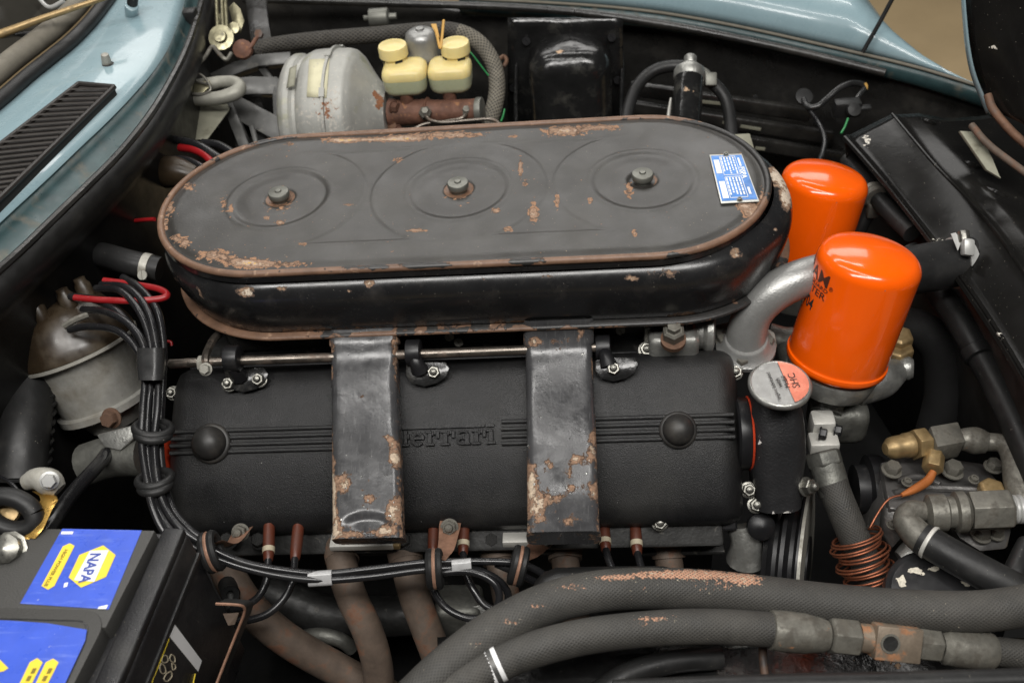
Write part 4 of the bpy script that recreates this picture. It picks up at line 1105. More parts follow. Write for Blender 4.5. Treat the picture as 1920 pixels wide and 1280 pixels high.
# service union (top)
su = thing('service_union', P(1760, 840, 1.02), 'brass capped service union on top of the compressor', 'union')
uax = (P(1740, 828, 1.02) - P(1660, 842, 1.01)).normalized()
B().lathe(P(1658, 842, 1.01), uax, [(0, 0), (.006, .001), (.0105, .006), (.0118, .012), (.0118, .022), (.013, .024), (.013, .03)], 24).done('cap', 'brass_dull', su)
B().lathe(P(1712, 834, 1.016), uax, [(.0165, 0), (.0165, .014), (.014, .016)], 6).done('cap_nut', 'brass_dull', su, bevel=.001)
B().box(P(1770, 828, 1.02), .033, .028, .026, (uax, Y, uax.cross(Y))).done('block', 'fitting_grey', su, bevel=.002)
B().tube([P(1798, 826, 1.02), P(1812, 824, 1.02), P(1830, 826, 1.02), P(1850, 830, 1.018)], [.010, .0125, .014, .011], 14, 4).done('nut', 'fitting_grey', su)
B().tube([P(1850, 828, 1.018), P(1880, 832, 1.01), P(1898, 856, 1.0), P(1910, 905, .985), P(1925, 960, .97)], [.0095, .0095, .011, .014, .014], 14, 6).done('bent_pipe', 'fitting_grey', su)
B().tube([P(1752, 852, 1.01), P(1748, 880, .998)], .0105, 6, 2).done('side_nut', 'brass_dull', su, bevel=.001)
# suction union
sn = thing('suction_union', P(1780, 965, .97), 'grey hexagonal hose union bolted along the compressor front', 'union')
vax = (P(1900, 955, .955) - P(1740, 962, .965)).normalized()
B().lathe(P(1735, 962, .962), vax, [(.012, 0), (.018, .003), (.018, .018), (.0155, .02), (.0155, .026), (.02, .028), (.02, .036), (.015, .040)], 24).done('nut', 'fitting_grey', sn)
B().lathe(P(1816, 958, .96), vax, [(.0205, 0), (.0205, .036), (.017, .039)], 6).done('hex_body', 'fitting_grey', sn, bevel=.001)
B().lathe(P(1892, 955, .955), vax, [(.014, 0), (.014, .002), (.0125, .003), (.014, .004), (.014, .006), (.0125, .007), (.014, .008), (.014, .011), (.011, .012), (.011, .05)], 20).done('thread', 'silver_grey', sn)
ptube('elbow', [(1745, 960, .962), (1712, 958, .962), (1700, 975, .958), (1718, 1000, .95), (1742, 1020, .942)], [17, 21, 25, 28, 29], 'fitting_grey', sn, n=20)

# sleeve + capillary coil
cc1 = thing('capillary_coil', P(1620, 1060, .985), 'coiled copper capillary tube beside the pulley', 'coil')
ptube('sleeve', [(1750, 884, .996), (1738, 902, .992), (1712, 918, .985), (1690, 928, .98)], [7, 9, 8, 4], 'copper_sleeve', cc1, n=10)
pts = [P(1690, 928, .98), P(1668, 934, .978), P(1650, 955, .975), P(1632, 988, .97)]
a0, a1 = P(1602, 1002, .985), P(1632, 1090, .985)
axd = (a1 - a0).normalized(); fa = (RT - axd * RT.dot(axd)).normalized(); fb_ = axd.cross(fa)
for i in range(12 * 14):
    a = 2 * PI * i / 14 - .3
    r_ = .0245 * (1 + .06 * math.sin(i * .37))
    pts.append(a0 + axd * ((a1 - a0).length * i / (12 * 14)) + (fa * math.cos(a) + fb_ * math.sin(a)) * r_ + fa * .0025 * math.sin(i * .11) + axd * .0006 * math.sin(i * .23))
pts += [P(1680, 1062, .965), P(1720, 1066, .96), P(1780, 1085, .95)]
B().tube(pts, .00115, 7, 2).done('tube', 'copper', cc1, smooth=60)
# hose behind coil
ch2 = thing('pump_hose', P(1580, 960, 1.0), 'black hose with steel ferrule behind the copper coil', 'hose')
ptube('hose', [(1560, 905, .995), (1582, 960, .99), (1612, 1030, .99), (1650, 1110, .99)], 29, 'hose_fabric', ch2, n=20)
ptube('ferrule', [(1543, 852, 1.005), (1548, 870, 1.003), (1556, 895, 1.0), (1566, 928, .995)], [26, 31, 31, 30], 'cast_alu_dark', ch2, n=20)
B().lathe(P(1541, 846, 1.005), (P(1556, 895, 1.0) - P(1543, 852, 1.005)), [(.0165, 0), (.0185, .002), (.0185, .014), (.0165, .016)], 6).done('hex_nut', 'cast_alu_dark', ch2, bevel=.001)
# drier disc
dr = thing('drier_bottle', P(1755, 1120, .95), 'round black drier bottle top with flaked white paint', 'drier')
dax = V((-.02, -.22, 1)).normalized(); dc = P(1752, 1112, .93)
B().lathe(dc - dax * .1, dax, [(.044, 0), (.044, .094), (.0432, .098), (.0405, .1), (.038, .0988), (.034, .1)] + [(.034 * (1 - i / 14), .1 + .0015 * i / 14) for i in range(1, 14)] + [(.0, .1015)], 56).done('bottle', 'paint_chips_white', dr, smooth=30, wear=blobs([(1690, 1090, 10, 12, 1.), (1715, 1070, 16, 7, 1.), (1752, 1066, 16, 6, .95), (1790, 1075, 14, 7, .8), (1815, 1090, 12, 10, 1.), (1735, 1078, 10, 4, .7)]))
ptube('dark_hose', [(1930, 1020, .93), (1915, 1050, .92), (1905, 1085, .91), (1935, 1130, .90)], 22, 'rubber', None, n=14, label='black hose with white stripe at the right edge', cat='hose')

# ================================================================== lower front: big hoses
hA = thing('pressure_hose', P(1300, 1110, .85), 'thick braided hose with frayed pink weave along its crown', 'hose')
wA = blobs([(1075, 1100, 40, 7, .85), (1150, 1082, 50, 8, .9), (1240, 1076, 60, 9, 1.), (1320, 1076, 60, 11, 1.05), (1400, 1086, 40, 14, 1.05), (1210, 1105, 12, 10, .6), (1330, 1100, 60, 10, .6), (1180, 1120, 6, 6, .9), (1010, 1135, 30, 8, .75), (960, 1165, 30, 10, .7), (890, 1205, 30, 8, .6)])
rows = [(775, 1310, .80), (840, 1248, .815), (930, 1180, .83), (1030, 1130, .845), (1140, 1106, .855), (1280, 1104, .865), (1420, 1116, .87), (1560, 1132, .87), (1700, 1143, .865), (1820, 1146, .86), (1900, 1138, .86), (1990, 1120, .86)]
def densecurve(rows, k=12): return crom([P(*p) for p in rows], k)
q = densecurve(rows)
b = B(); b.tube(q, mm(38.5, .86), 40, 1)
b.done('hose', 'hose_fabric', hA, smooth=60, wear=wA)
hE = thing('suction_hose', P(1800, 1050, .915), 'smooth black hose leaving the compressor elbow', 'hose')
ptube('hose', [(1728, 1008, .94), (1790, 1044, .922), (1860, 1082, .905), (1950, 1128, .895)], 32, 'rubber', hE, n=30, wear=None)
B().lathe(P(1742, 1016, .936), (P(1790, 1044, .922) - P(1728, 1008, .94)), [(.0158, -.002), (.0166, 0), (.0166, .0015), (.0158, .002)], 28).done('ferrule', 'pale_alu', hE)
hB = thing('return_hose', P(1250, 1190, .84), 'lower braided hose with white tag and metal coupling', 'hose')
rows = [(770, 1345, .80), (860, 1285, .805), (960, 1232, .815), (1080, 1196, .825), (1220, 1178, .835), (1340, 1174, .842), (1448, 1180, .848)]
q = densecurve(rows)
B().tube(q, mm(33, .835), 40, 1).done('hose', 'hose_fabric', hB, smooth=60, wear=blobs([(1230, 1160, 60, 8, .75), (1200, 1172, 20, 6, .6), (1210, 1190, 40, 5, .35)]))
a_, c_ = P(918, 1252, .811), P(936, 1243, .812)
B().lathe(a_, c_ - a_, [(mm(33, .812), -.0005), (mm(34.5, .812), -.0005), (mm(34.5, .812), .010), (mm(33, .812), .010)], 28).done('tag_band', 'sticker_white', hB)
B().lathe(a_ + (c_ - a_) * .25, c_ - a_, [(mm(34.5, .812), 0), (mm(34.8, .812), 0), (mm(34.8, .812), .004), (mm(34.5, .812), .004)], 28).done('tag_print', 'bracket_grey', hB)
fx = (P(1850, 1222, .86) - P(1448, 1180, .848)).normalized()
def fp_(px, py): return P(px, py, .848 + (px - 1448) / 402 * .012)
B().lathe(fp_(1443, 1180), fx, [(.0145, 0), (.0165, .001), (.0172, .012), (.0168, .030), (.0145, .045), (.0128, .050)], 32).done('ferrule', 'fitting_grey', hB, smooth=40)
B().lathe(fp_(1553, 1190), fx, [(.0135, 0), (.0165, .002), (.0165, .024), (.0135, .026)], 6).done('hex_nut', 'fitting_grey', hB, bevel=.001)
B().lathe(fp_(1608, 1194), fx, [(.0125, 0), (.0125, .016)], 20).done('union_neck', 'block_rust', hB)
bx = (fx, frame(fx)[1], frame(fx)[0])
zb = (-FW - fx * (-FW).dot(fx)).normalized(); yb_ = zb.cross(fx)
B().box(fp_(1672, 1199), .040, .029, .03, (fx, yb_, zb)).done('coupling_block', 'block_rust', hB, bevel=.0012)
B().lathe(fp_(1655, 1196) + zb * .0145, zb, [(.0085, 0), (.0085, .0012), (.0066, .0012), (.006, -.004)], 24).done('port_ring', 'fitting_grey', hB)
B().lathe(fp_(1655, 1196) + zb * .0149, zb, [(.0064, 0), (.0064, .0004), (0, .0004)], 24).done('port_bore', 'dark_metal', hB)
B().lathe(fp_(1714, 1204), fx, [(.0125, 0), (.0155, .002), (.0155, .020), (.0125, .022)], 6).done('hex_nut', 'fitting_grey', hB, bevel=.001)
B().lathe(fp_(1762, 1210), fx, [(.0115, 0), (.0155, .004), (.0165, .02), (.0168, .042), (.0145, .047)], 32).done('ferrule', 'fitting_grey', hB, smooth=40)
B().tube([fp_(1862, 1220), fp_(1900, 1224), fp_(1970, 1232)], .0125, 20, 3).done('tail_hose', 'hose_fabric', hB)
# black moulded cover behind the upper hose
cvp = [(1005, 1150), (998, 1125), (1004, 1102), (1020, 1084), (1045, 1075), (1120, 1073), (1250, 1072), (1330, 1090), (1330, 1150)]
B().prism([P(x, y, .885) for x, y in cvp], FW * .03).done('hose_guard', 'rubber', None, bevel=.006, seg=3, label='flat black rubber guard tucked behind the braided hose', cat='guard')

# chassis rail and near gutter along the bottom edge
cr = thing('chassis_rail', P(1400, 1260, .80), 'scuffed black chassis rail below the hoses', 'rail')
rows = []
for i in range(7):
    r_ = []
    for j in range(30):
        px = 820 + j * 40; py = 1195 + i * 22
        p = P(px, py, .93 - .012 * i); p += V((0, 0, .006 * mn.noise(p * 18) + .003 * mn.noise(p * 50))); r_.append(p)
    rows.append(r_)
B().grid(rows).done('sheet', 'tar_black', cr, smooth=60, solid=.004, wear=blobs([(1000, 1275, 30, 12, .6), (1680, 1245, 90, 16, .9), (1600, 1240, 14, 8, .9), (1430, 1260, 10, 40, .5)]))
ptube('edge_strip', [(1430, 1210, .88), (1432, 1250, .87), (1440, 1300, .86)], 8, 'rust_dark', cr, n=8)
B().tube([P(1150, 1296, .73), P(1330, 1289, .73), P(1500, 1284, .73), P(1700, 1280, .73), P(1980, 1272, .73)], .0085, 14, 6).done('near_gutter', 'rubber', None, label='grey gutter edge running along the bottom of the picture', cat='gutter')
ptube('lower_hose', [(1120, 1300, .86), (1180, 1262, .87), (1260, 1240, .88), (1350, 1232, .89)], 22, 'rubber', None, n=14, label='black hose low in shadow beneath the braided pair', cat='hose')

# ================================================================== exhaust headers
ex_lab = ['rusty exhaust pipe curving away behind the battery bracket', 'rusty exhaust pipe below the dented duct', 'rusty exhaust pipe below the first orange boot pair', 'rusty exhaust pipe behind the looped plug lead', 'short visible exhaust pipe left of the rubber guard', 'exhaust stub under the right end of the cover']
exs = [[(418, 1035, 1.06), (430, 1080, 1.04), (470, 1140, 1.03), (540, 1200, 1.04), (640, 1258, 1.06), (760, 1320, 1.08)],
       [(640, 1020, 1.04), (643, 1065, 1.02), (660, 1120, 1.015), (690, 1185, 1.02), (708, 1250, 1.03), (712, 1330, 1.04)],
       [(757, 1020, 1.04), (764, 1065, 1.025), (778, 1120, 1.02), (804, 1190, 1.025), (825, 1250, 1.03), (840, 1330, 1.04)],
       [(930, 1020, 1.05), (940, 1070, 1.035), (952, 1130, 1.03), (975, 1200, 1.04), (1000, 1290, 1.05)],
       [(1058, 1015, 1.05), (1060, 1050, 1.04), (1068, 1110, 1.04), (1090, 1200, 1.06)],
       [(1250, 1010, 1.05), (1254, 1050, 1.045), (1262, 1110, 1.05), (1280, 1200, 1.06)]]
for lab, e in zip(ex_lab, exs):
    rp = 31 if e[0][0] < 600 else 29
    if e[0][0] > 900: rp = 26
    t = thing('exhaust_pipe', P(*e[-1]), lab, 'exhaust pipe', 'exhaust header pipes')
    ptube('pipe', e, rp, 'exhaust_rust', t, n=26, k=8)
    B().lathe(P(*e[0]) , P(*e[1]) - P(*e[0]), [(.019, 0), (.0195, .003), (.0175, .02)], 24).done('weld_collar', 'exhaust_rust', t)
for px, lab in ((700, 'dark twin port exhaust flange below the dented duct'), (985, 'dark exhaust flange with bright edge between the ducts'), (1270, 'dark exhaust flange below the right end of the cover'), (430, 'dark exhaust flange above the battery')):
    t = thing('exhaust_flange', P(px, 1030, 1.04), lab, 'flange', 'exhaust flanges along the head')
    a, c = P(px - 85, 1018, 1.045), P(px + 85, 1015, 1.045)
    B().box((a + c) / 2, (c - a).length, .03, .006).done('plate', 'dark_metal', t, bevel=.002)
    for dx in (-62, 0, 58):
        inst('nut', 'hexbolt', 'dark_metal', t, P(px + dx, 1012, 1.02), (0, -.5, .8), .013)
for q, m_ in (((680, 1013, 60, 7), 'pale_alu'), ((977, 1006, 34, 8), 'pale_alu'), ((1283, 1002, 20, 6), 'pale_alu'), ((738, 1012, 14, 6), 'brass_dull')):
    a, c = P(q[0] - q[2], q[1], 1.012), P(q[0] + q[2], q[1] - 1, 1.012)
    B().box((a + c) / 2, (c - a).length, .02, mm(q[3] * 2, 1.0)).done('gasket_strip', m_, None, bevel=.001, label={680: 'bright gasket edge under the dented duct', 977: 'bright machined edge left of the rusty duct foot', 1283: 'bright machined edge right of the last plug boot', 738: 'short brass coloured gasket corner under the dented duct'}[q[0]], cat='gasket')
# starter and clutter in the dark between the pipes
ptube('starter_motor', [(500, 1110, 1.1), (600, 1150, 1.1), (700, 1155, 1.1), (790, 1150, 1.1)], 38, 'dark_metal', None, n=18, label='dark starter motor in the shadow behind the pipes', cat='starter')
ptube('oil_line', [(560, 1195, 1.08), (600, 1190, 1.07), (640, 1200, 1.07), (660, 1215, 1.08)], 14, 'cast_alu_dark', None, n=12, label='grey line low between the left exhaust pipes', cat='pipe')
B().box(P(865, 1150, 1.06), .05, .04, .06).done('engine_mount', 'cast_alu_dark', None, bevel=.008, seg=3, label='mottled grey engine mount behind the looped lead', cat='mount')
B().prism([P(872, 1140, 1.03), P(915, 1130, 1.03), (P(930, 1170, 1.03)), P(900, 1225, 1.04), P(875, 1210, 1.04)], FW * .004).done('bracket_plate', 'cast_alu', None, bevel=.001, label='bright alloy plate behind the looped plug lead', cat='plate')

# ================================================================== plug boots and leads
boots = [(505, 1000, 503, 1052, 1), (560, 998, 553, 1050, 0), (814, 992, 812, 1040, 0), (870, 990, 868, 1040, 1), (1131, 988, 1136, 1034, 1), (1190, 988, 1195, 1040, 1)]
blab = ['banded brown plug boot nearest the battery', 'plain brown plug boot second from the battery', 'plain brown plug boot behind the middle clip strap', 'banded brown plug boot right of the middle clip', 'banded brown plug boot just right of the rusty duct', 'banded brown plug boot at the far right']
for (x0, y0, x1, y1, band), lab in zip(boots, blab):
    p, e = P(x0, y0 - 15, 1.01), P(x1, y1, .985); ax = (e - p); ln = ax.length; ax.normalize()
    t = thing('plug_boot', e, lab, 'plug boot', 'spark plug boots below the valve cover')
    B().lathe(p, ax, [(.0058, 0), (.0060, ln * .5), (.0056, ln * .8), (.0047, ln * .97), (.004, ln), (0, ln)], 18).done('sleeve', 'boot_brown', t)
    if band: B().lathe(p + ax * ln * .62, ax, [(.0056, 0), (.0063, .0002), (.0062, ln * .14), (.0054, ln * .145)], 20).done('number_band', 'band_cream', t)
WR = 7.3


def lead(pts, lab, r=WR, m_='wire_black', nm='plug_lead', cat='plug lead'):
    return ptube(nm, pts, r, m_, None, n=12, k=8, label=lab, cat=cat, group='black ignition leads' if nm == 'plug_lead' else None)


lead([(503, 1048, .985), (500, 1085, .975), (487, 1115, .97), (462, 1134, .97), (435, 1142, .975)], 'plug lead curling left from the boot nearest the battery')
lead([(553, 1046, .985), (549, 1085, .97), (535, 1118, .965), (505, 1148, .96), (470, 1161, .96), (440, 1163, .965)], 'plug lead curling left below the second boot')
lead([(1136, 1030, .985), (1141, 1048, .975), (1156, 1085, .965), (1165, 1120, .965)], 'short plug lead below the boot right of the rusty duct')
lead([(1195, 1036, .985), (1200, 1055, .975), (1209, 1085, .965), (1215, 1120, .965)], 'short plug lead below the last boot')
lead([(868, 1036, .985), (872, 1070, .97), (885, 1100, .96), (905, 1130, .955), (930, 1143, .95), (948, 1135, .945), (952, 1112, .94), (935, 1088, .935), (905, 1072, .932), (870, 1066, .93), (820, 1068, .928)], 'plug lead forming the right hand loop')
lead([(812, 1036, .985), (808, 1075, .96), (815, 1110, .945), (838, 1140, .935), (872, 1157, .93), (905, 1158, .925), (928, 1143, .92), (936, 1118, .918), (928, 1095, .918), (905, 1078, .92), (870, 1070, .925), (820, 1074, .926)], 'plug lead forming the large round loop')
# trunk of four leads from the distributor down and along the exhaust side
trunk = [
    [(180, 540, 1.02), (225, 545, .995), (262, 585, .975), (281, 640, .965), (284, 700, .955), (278, 760, .945), (276, 820, .935), (282, 890, .92), (294, 950, .91), (330, 1002, .90), (388, 1038, .90), (450, 1062, .905), (530, 1080, .91), (610, 1087, .915), (700, 1080, .92), (790, 1068, .925), (860, 1064, .93)],
    [(190, 533, 1.03), (240, 540, 1.0), (276, 580, .98), (292, 640, .965), (297, 700, .955), (296, 760, .945), (290, 820, .935), (294, 890, .92), (310, 950, .91), (345, 995, .90), (400, 1030, .90), (460, 1055, .905), (540, 1070, .912), (610, 1075, .918), (700, 1066, .92), (790, 1055, .925), (870, 1052, .93), (960, 1054, .935), (1000, 1065, .94), (1040, 1090, .95)],
    [(155, 580, 1.01), (200, 585, .985), (245, 610, .965), (270, 650, .955), (272, 710, .95), (268, 770, .94), (266, 830, .93), (276, 900, .915), (288, 955, .905), (318, 1008, .90), (385, 1046, .905)],
    [(230, 520, 1.03), (262, 540, 1.01), (294, 580, .99), (306, 640, .975), (306, 700, .965), (302, 770, .955), (300, 830, .945), (306, 890, .935), (322, 950, .92), (355, 992, .91), (405, 1026, .91)],
    [(130, 618, 1.0), (165, 612, .99), (215, 618, .975), (250, 645, .962), (276, 690, .958), (288, 730, .955), (286, 790, .95), (288, 850, .94), (298, 910, .93)],
    [(110, 555, 1.03), (170, 560, 1.01), (215, 580, .99), (252, 620, .975), (275, 670, .968), (290, 720, .966), (300, 790, .96)],
]
tl_lab = ['plug lead along the left edge of the trunk', 'plug lead running the whole bundle to the guard', 'plug lead on the battery side of the bundle', 'plug lead on the cover side of the bundle', 'plug lead leaving low on the distributor cap', 'plug lead leaving high on the distributor cap']
for t_, lab in zip(trunk, tl_lab): lead(t_, lab)
lead([(930, 1056, .94), (980, 1078, .945), (1020, 1100, .955), (1050, 1125, .965)], 'short plug lead diving behind the rubber guard')
# rubber rings, tape
def ring_on(px, py, d, ax, rx, ry, w_, m_, name, lab, cat, mat_=None):
    c = P(px, py, d); a = V(ax).normalized(); u = (RT - a * RT.dot(a)).normalized(); v_ = a.cross(u)
    rr = []
    for k in range(13):
        t = PI * 2 * k / 12
        pass
    pts = [c + u * (rx * math.cos(2 * PI * j / 24)) + v_ * (ry * math.sin(2 * PI * j / 24)) for j in range(25)]
    return B().tube(pts, w_, 10, 2).done(name, m_, None, label=lab, cat=cat)


for px, py, d, rxp, tilt, lab in ((287, 803, .94, 32, .15, 'upper black rubber grommet round the lead bundle'), (287, 812, .938, 29, .15, 'second rubber ring stacked under the upper grommet'), (290, 898, .922, 30, -.1, 'lower black rubber grommet round the lead bundle'), (292, 909, .92, 27, -.1, 'second rubber ring stacked under the lower grommet')):
    ring_on(px, py, d, UP + RT * tilt - FW * .5, mm(rxp, d), .013, .0042, 'rubber', 'lead_grommet', lab, 'grommet')
B().loft([rrect(P(284, y, .955 - (y - 650) * .0002), RT, -FW, mm(50 - (y > 690) * 6, .955), .02, .008) for y in (652, 668, 690, 712)]).done('lead_tape', 'tape_black', None, smooth=60, label='black tape binding the leads above the grommet', cat='tape')
for px, py, w_, lab in ((601, 1083, 44, 'clear tape wrapped round two leads left of the middle clip'), (866, 1061, 36, 'clear tape wrapped round two leads right of the middle clip')):
    a, c = P(px - w_ / 2, py + 2, .916 if px < 700 else .927), P(px + w_ / 2, py - 1, .916 if px < 700 else .927)
    ax = (c - a).normalized(); u = (UP - ax * UP.dot(ax)).normalized(); v_ = ax.cross(u)
    B().loft([rrect(a.lerp(c, k), u, v_, .0142, .0095, .0042) for k in (0, .3, .6, 1)]).done('clear_tape', 'tape_clear', None, smooth=60, label=lab, cat='tape')
# P-clips
for (sx, sy, mx, my, rx, ry, d, lab, tl) in ((452, 997, 432, 1022, 397, 1034, .90, 'rusty clip holding the leads beside the battery', .8), (843, 988, 836, 1028, 815, 1066, .925, 'rusty clip holding the leads below the cast name', .15), (1022, 1008, 1000, 1030, 972, 1060, .935, 'rusty clip holding the leads below the right duct', -.6)):
    s0 = P(sx, sy, .985); t = thing('lead_clip', s0, lab, 'clip', 'rusty lead clips')
    e0 = P(mx, my, (d + .985) / 2); e1 = P(rx + 8, ry - 18, d - .004)
    ax = (e0 - s0).normalized(); sd = ax.cross(FW).normalized(); nn = sd.cross(ax)
    pts = crom([s0 - ax * .009, s0, e0, e1], 4); rings = []
    for i, p in enumerate(pts):
        w_ = .0105 if i < 4 else .0105 - .004 * min(1, (i - 4) / 6)
        rings.append([p + sd * w_ - FW * .001, p + sd * w_, p - sd * w_, p - sd * w_ - FW * .001])
    B().loft(rings).done('strap', 'strap_rust', t, bevel=.0004)
    inst('stud_nut', 'acorn', 'fitting_grey', t, s0 - FW * .0015, -FW + Z * .2, .0125)
    c = P(rx, ry, d); a = (RT + UP * tl * .4).normalized(); u = (UP - a * UP.dot(a)).normalized(); v_ = a.cross(u)
    for k, (off, m_, r_) in enumerate(((-.004, 'rubber', .0040), (.004, 'rubber', .0040), (0, 'strap_rust', .0022))):
        ext = .0015 if k == 2 else 0
        ptsr = [c + a * off + u * ((.0155 + ext) * math.cos(2 * PI * j / 20)) + v_ * ((.0125 + ext) * math.sin(2 * PI * j / 20)) for j in range(21)]
        B().tube(ptsr, r_, 8, 2).done('rubber_ring' if k < 2 else 'metal_loop', m_, t)

# ================================================================== battery
ZB = .862
bat = thing('battery', P(200, 1150, z=.67), 'black car battery with blue and yellow stickers', 'battery')


def tp(px, py, z=ZB): return P(px, py, z=z)


# raised lid block, rear half
A, Bq, Cq = tp(100, 990), tp(291, 993), tp(198, 1176)
dv = (Cq - Bq).normalized(); du = (A - Bq).normalized()
lw = .26
lid_r = [Bq, Bq + du * lw, Bq + du * lw + dv * .10, Cq + du * .0 + du * lw * 0 + (Bq + du * lw + dv * .10 - (Bq + dv * .10)) * 0]
D1 = Bq + dv * ((Cq - Bq).length)
B().prism([Bq, Bq + du * lw, D1 + du * lw, D1], V((0, 0, -.022))).done('lid_block', 'battery_top', bat, bevel=.0016)
# vent cover plate, front half, with rounded corner and groove
e1 = D1 - dv * .015
rr = .022


def plate(off, z0, z1, m_, nm, dz=.0):
    pts = []
    w0 = off; c0 = e1 + du * (rr + .002) + dv * (rr)
    for i in range(9):
        a = PI / 2 * i / 8
        pts.append(c0 - du * (rr - w0) * math.cos(a) - dv * (rr - w0) * math.sin(a))
    pts += [e1 + du * lw + dv * w0, e1 + du * lw + dv * .2, e1 + du * (.002 + w0) + dv * .2]
    return B().prism([V((p.x, p.y, z0)) for p in pts], V((0, 0, z1 - z0))).done(nm, m_, bat, bevel=.0008)


plate(0, ZB - .022, ZB + .0010, 'battery_top', 'vent_cover_rim')
plate(.0095, ZB - .01, ZB + .0014, 'battery_black', 'vent_cover_groove')
plate(.0115, ZB - .01, ZB + .0022, 'battery_top', 'vent_cover')
# ledge and case
L0, L1 = tp(352, 1003, ZB - .016), tp(236, 1282, ZB - .016)
ldv = (L1 - L0).normalized(); ldu = V((ldv.y, -ldv.x, 0)); ldu = ldu if ldu.x < 0 else -ldu
N_ = L0 - ldv * .002
B().prism([N_, N_ + ldu * .30, N_ + ldu * .30 + ldv * .34, N_ + ldv * .34], V((0, 0, -.19))).done('case', 'battery_black', bat, bevel=.003, seg=3)
B().prism([V((p.x, p.y, ZB - .008)) for p in (N_ + ldu * .001, N_ + ldu * .020, N_ + ldu * .022 + ldv * .3, N_ + ldu * .001 + ldv * .3)], V((0, 0, -.009))).done('top_rail', 'battery_black', bat, bevel=.002, seg=3)
B().box(N_ + ldu * .0 + ldv * .15 + V((0, 0, -.03)), .004, .30, .006, (ldu, ldv, Z)).done('side_rib', 'battery_black', bat, bevel=.001)


def quad(pts, m_, nm, z, parent=None, h=.0003):
    return B().prism([tp(x, y, z) for x, y in pts], V((0, 0, h))).done(nm, m_, parent or bat)


st1 = quad([(117, 991), (266, 994), (204, 1142), (38, 1131)], 'sticker_blue', 'blue_sticker', ZB + .0002)
quad([(152, 1101), (129, 1082), (149, 1040), (194, 1022), (217, 1040), (199, 1081)], 'sticker_yellow', 'hexagon_print', ZB + .0007, st1)
quad([(169, 1032), (204, 1031), (177, 1090), (139, 1087)], 'sticker_white', 'white_print', ZB + .0012, st1)
o_t = tp(169, 1036, ZB + .0016); ext = tp(146, 1090, ZB + .0016) - o_t; eyt = tp(204, 1034, ZB + .0016) - tp(172, 1034, ZB + .0016)
nrm = V(ext).normalized().cross(V(eyt).normalized())
text('NAPA', .0128, 'lettering', 'sticker_navy', st1, tp(171, 1036, ZB + .0016), ext, eyt, .0001, stretch=.86, bold=.0004)
pill = quad([(131, 1018), (140, 1023), (102, 1098), (90, 1105), (78, 1098), (118, 1024)], 'sticker_yellow', 'pill_print', ZB + .0007, st1)
text('HIGH POWER PLUS', .0042, 'lettering', 'sticker_olive', st1, tp(122, 1029, ZB + .0011), tp(88, 1096, ZB) - tp(127, 1028, ZB), eyt, .0001, bold=.0001)
quad([(116, 996), (138, 996), (136, 1001), (114, 1001)], 'sticker_white', 'white_print', ZB + .0007, st1)
quad([(121, 1093), (128, 1091), (126, 1099), (119, 1101)], 'sticker_white', 'white_print', ZB + .0007, st1)
quad([(186, 1137), (203, 1133), (199, 1141), (183, 1141)], 'sticker_white', 'white_print', ZB + .0007, st1)
zs = ZB + .0026
st2 = quad([(-80, 1160), (20, 1163), (90, 1168), (163, 1180), (160, 1200), (118, 1290), (90, 1340), (-120, 1340)], 'sticker_blue', 'blue_sticker', zs)
quad([(70, 1233), (80, 1241), (50, 1300), (28, 1300), (56, 1241)], 'sticker_yellow', 'pill_print', zs + .0005, st2)
quad([(100, 1234), (110, 1241), (80, 1300), (58, 1300), (86, 1241)], 'sticker_yellow', 'pill_print', zs + .0005, st2)
quad([(-20, 1222), (0, 1236), (16, 1252), (6, 1258), (-30, 1262)], 'sticker_yellow', 'hexagon_print', zs + .0005, st2)
for x in (62, 92):
    for k in range(3):
        quad([(x - k * 9, 1252 + k * 14), (x + 7 - k * 9, 1252 + k * 14), (x + 2 - k * 9, 1262 + k * 14), (x - 5 - k * 9, 1262 + k * 14)], 'sticker_olive', 'print_block', zs + .001, st2)
# marks on the case side
sn_ = -ldu


def side(px, py, off=.0004): return PP(px, py, N_ + sn_ * off, sn_)


def sq(pts, m_, nm): return B().prism([side(x, y) for x, y in pts], sn_ * .0003).done(nm, m_, bat)


sq([(328, 1171), (378, 1238), (371, 1258), (318, 1193)], 'sticker_white', 'white_label')
for a, c in (((317, 1197), (284, 1280)), ((366, 1262), (360, 1290))):
    B().tube([side(*a), (side(*a) + side(*c)) / 2, side(*c)], .0005, 6, 2).done('printed_line', 'sticker_yellow', bat)
for loop in ([(306, 1228), (313, 1229), (315, 1238), (309, 1242), (303, 1238)], [(321, 1226), (327, 1230), (328, 1240), (322, 1240), (318, 1233)], [(302, 1243), (308, 1247), (311, 1259), (304, 1262), (299, 1252)], [(322, 1243), (328, 1245), (329, 1252), (324, 1255)], [(312, 1262), (321, 1258), (322, 1268), (313, 1277), (307, 1272)]):
    pts = [side(*q) for q in loop]
    B().tube(pts + [pts[0]], .0005, 6, 2).done('recycling_mark', 'band_cream', bat)
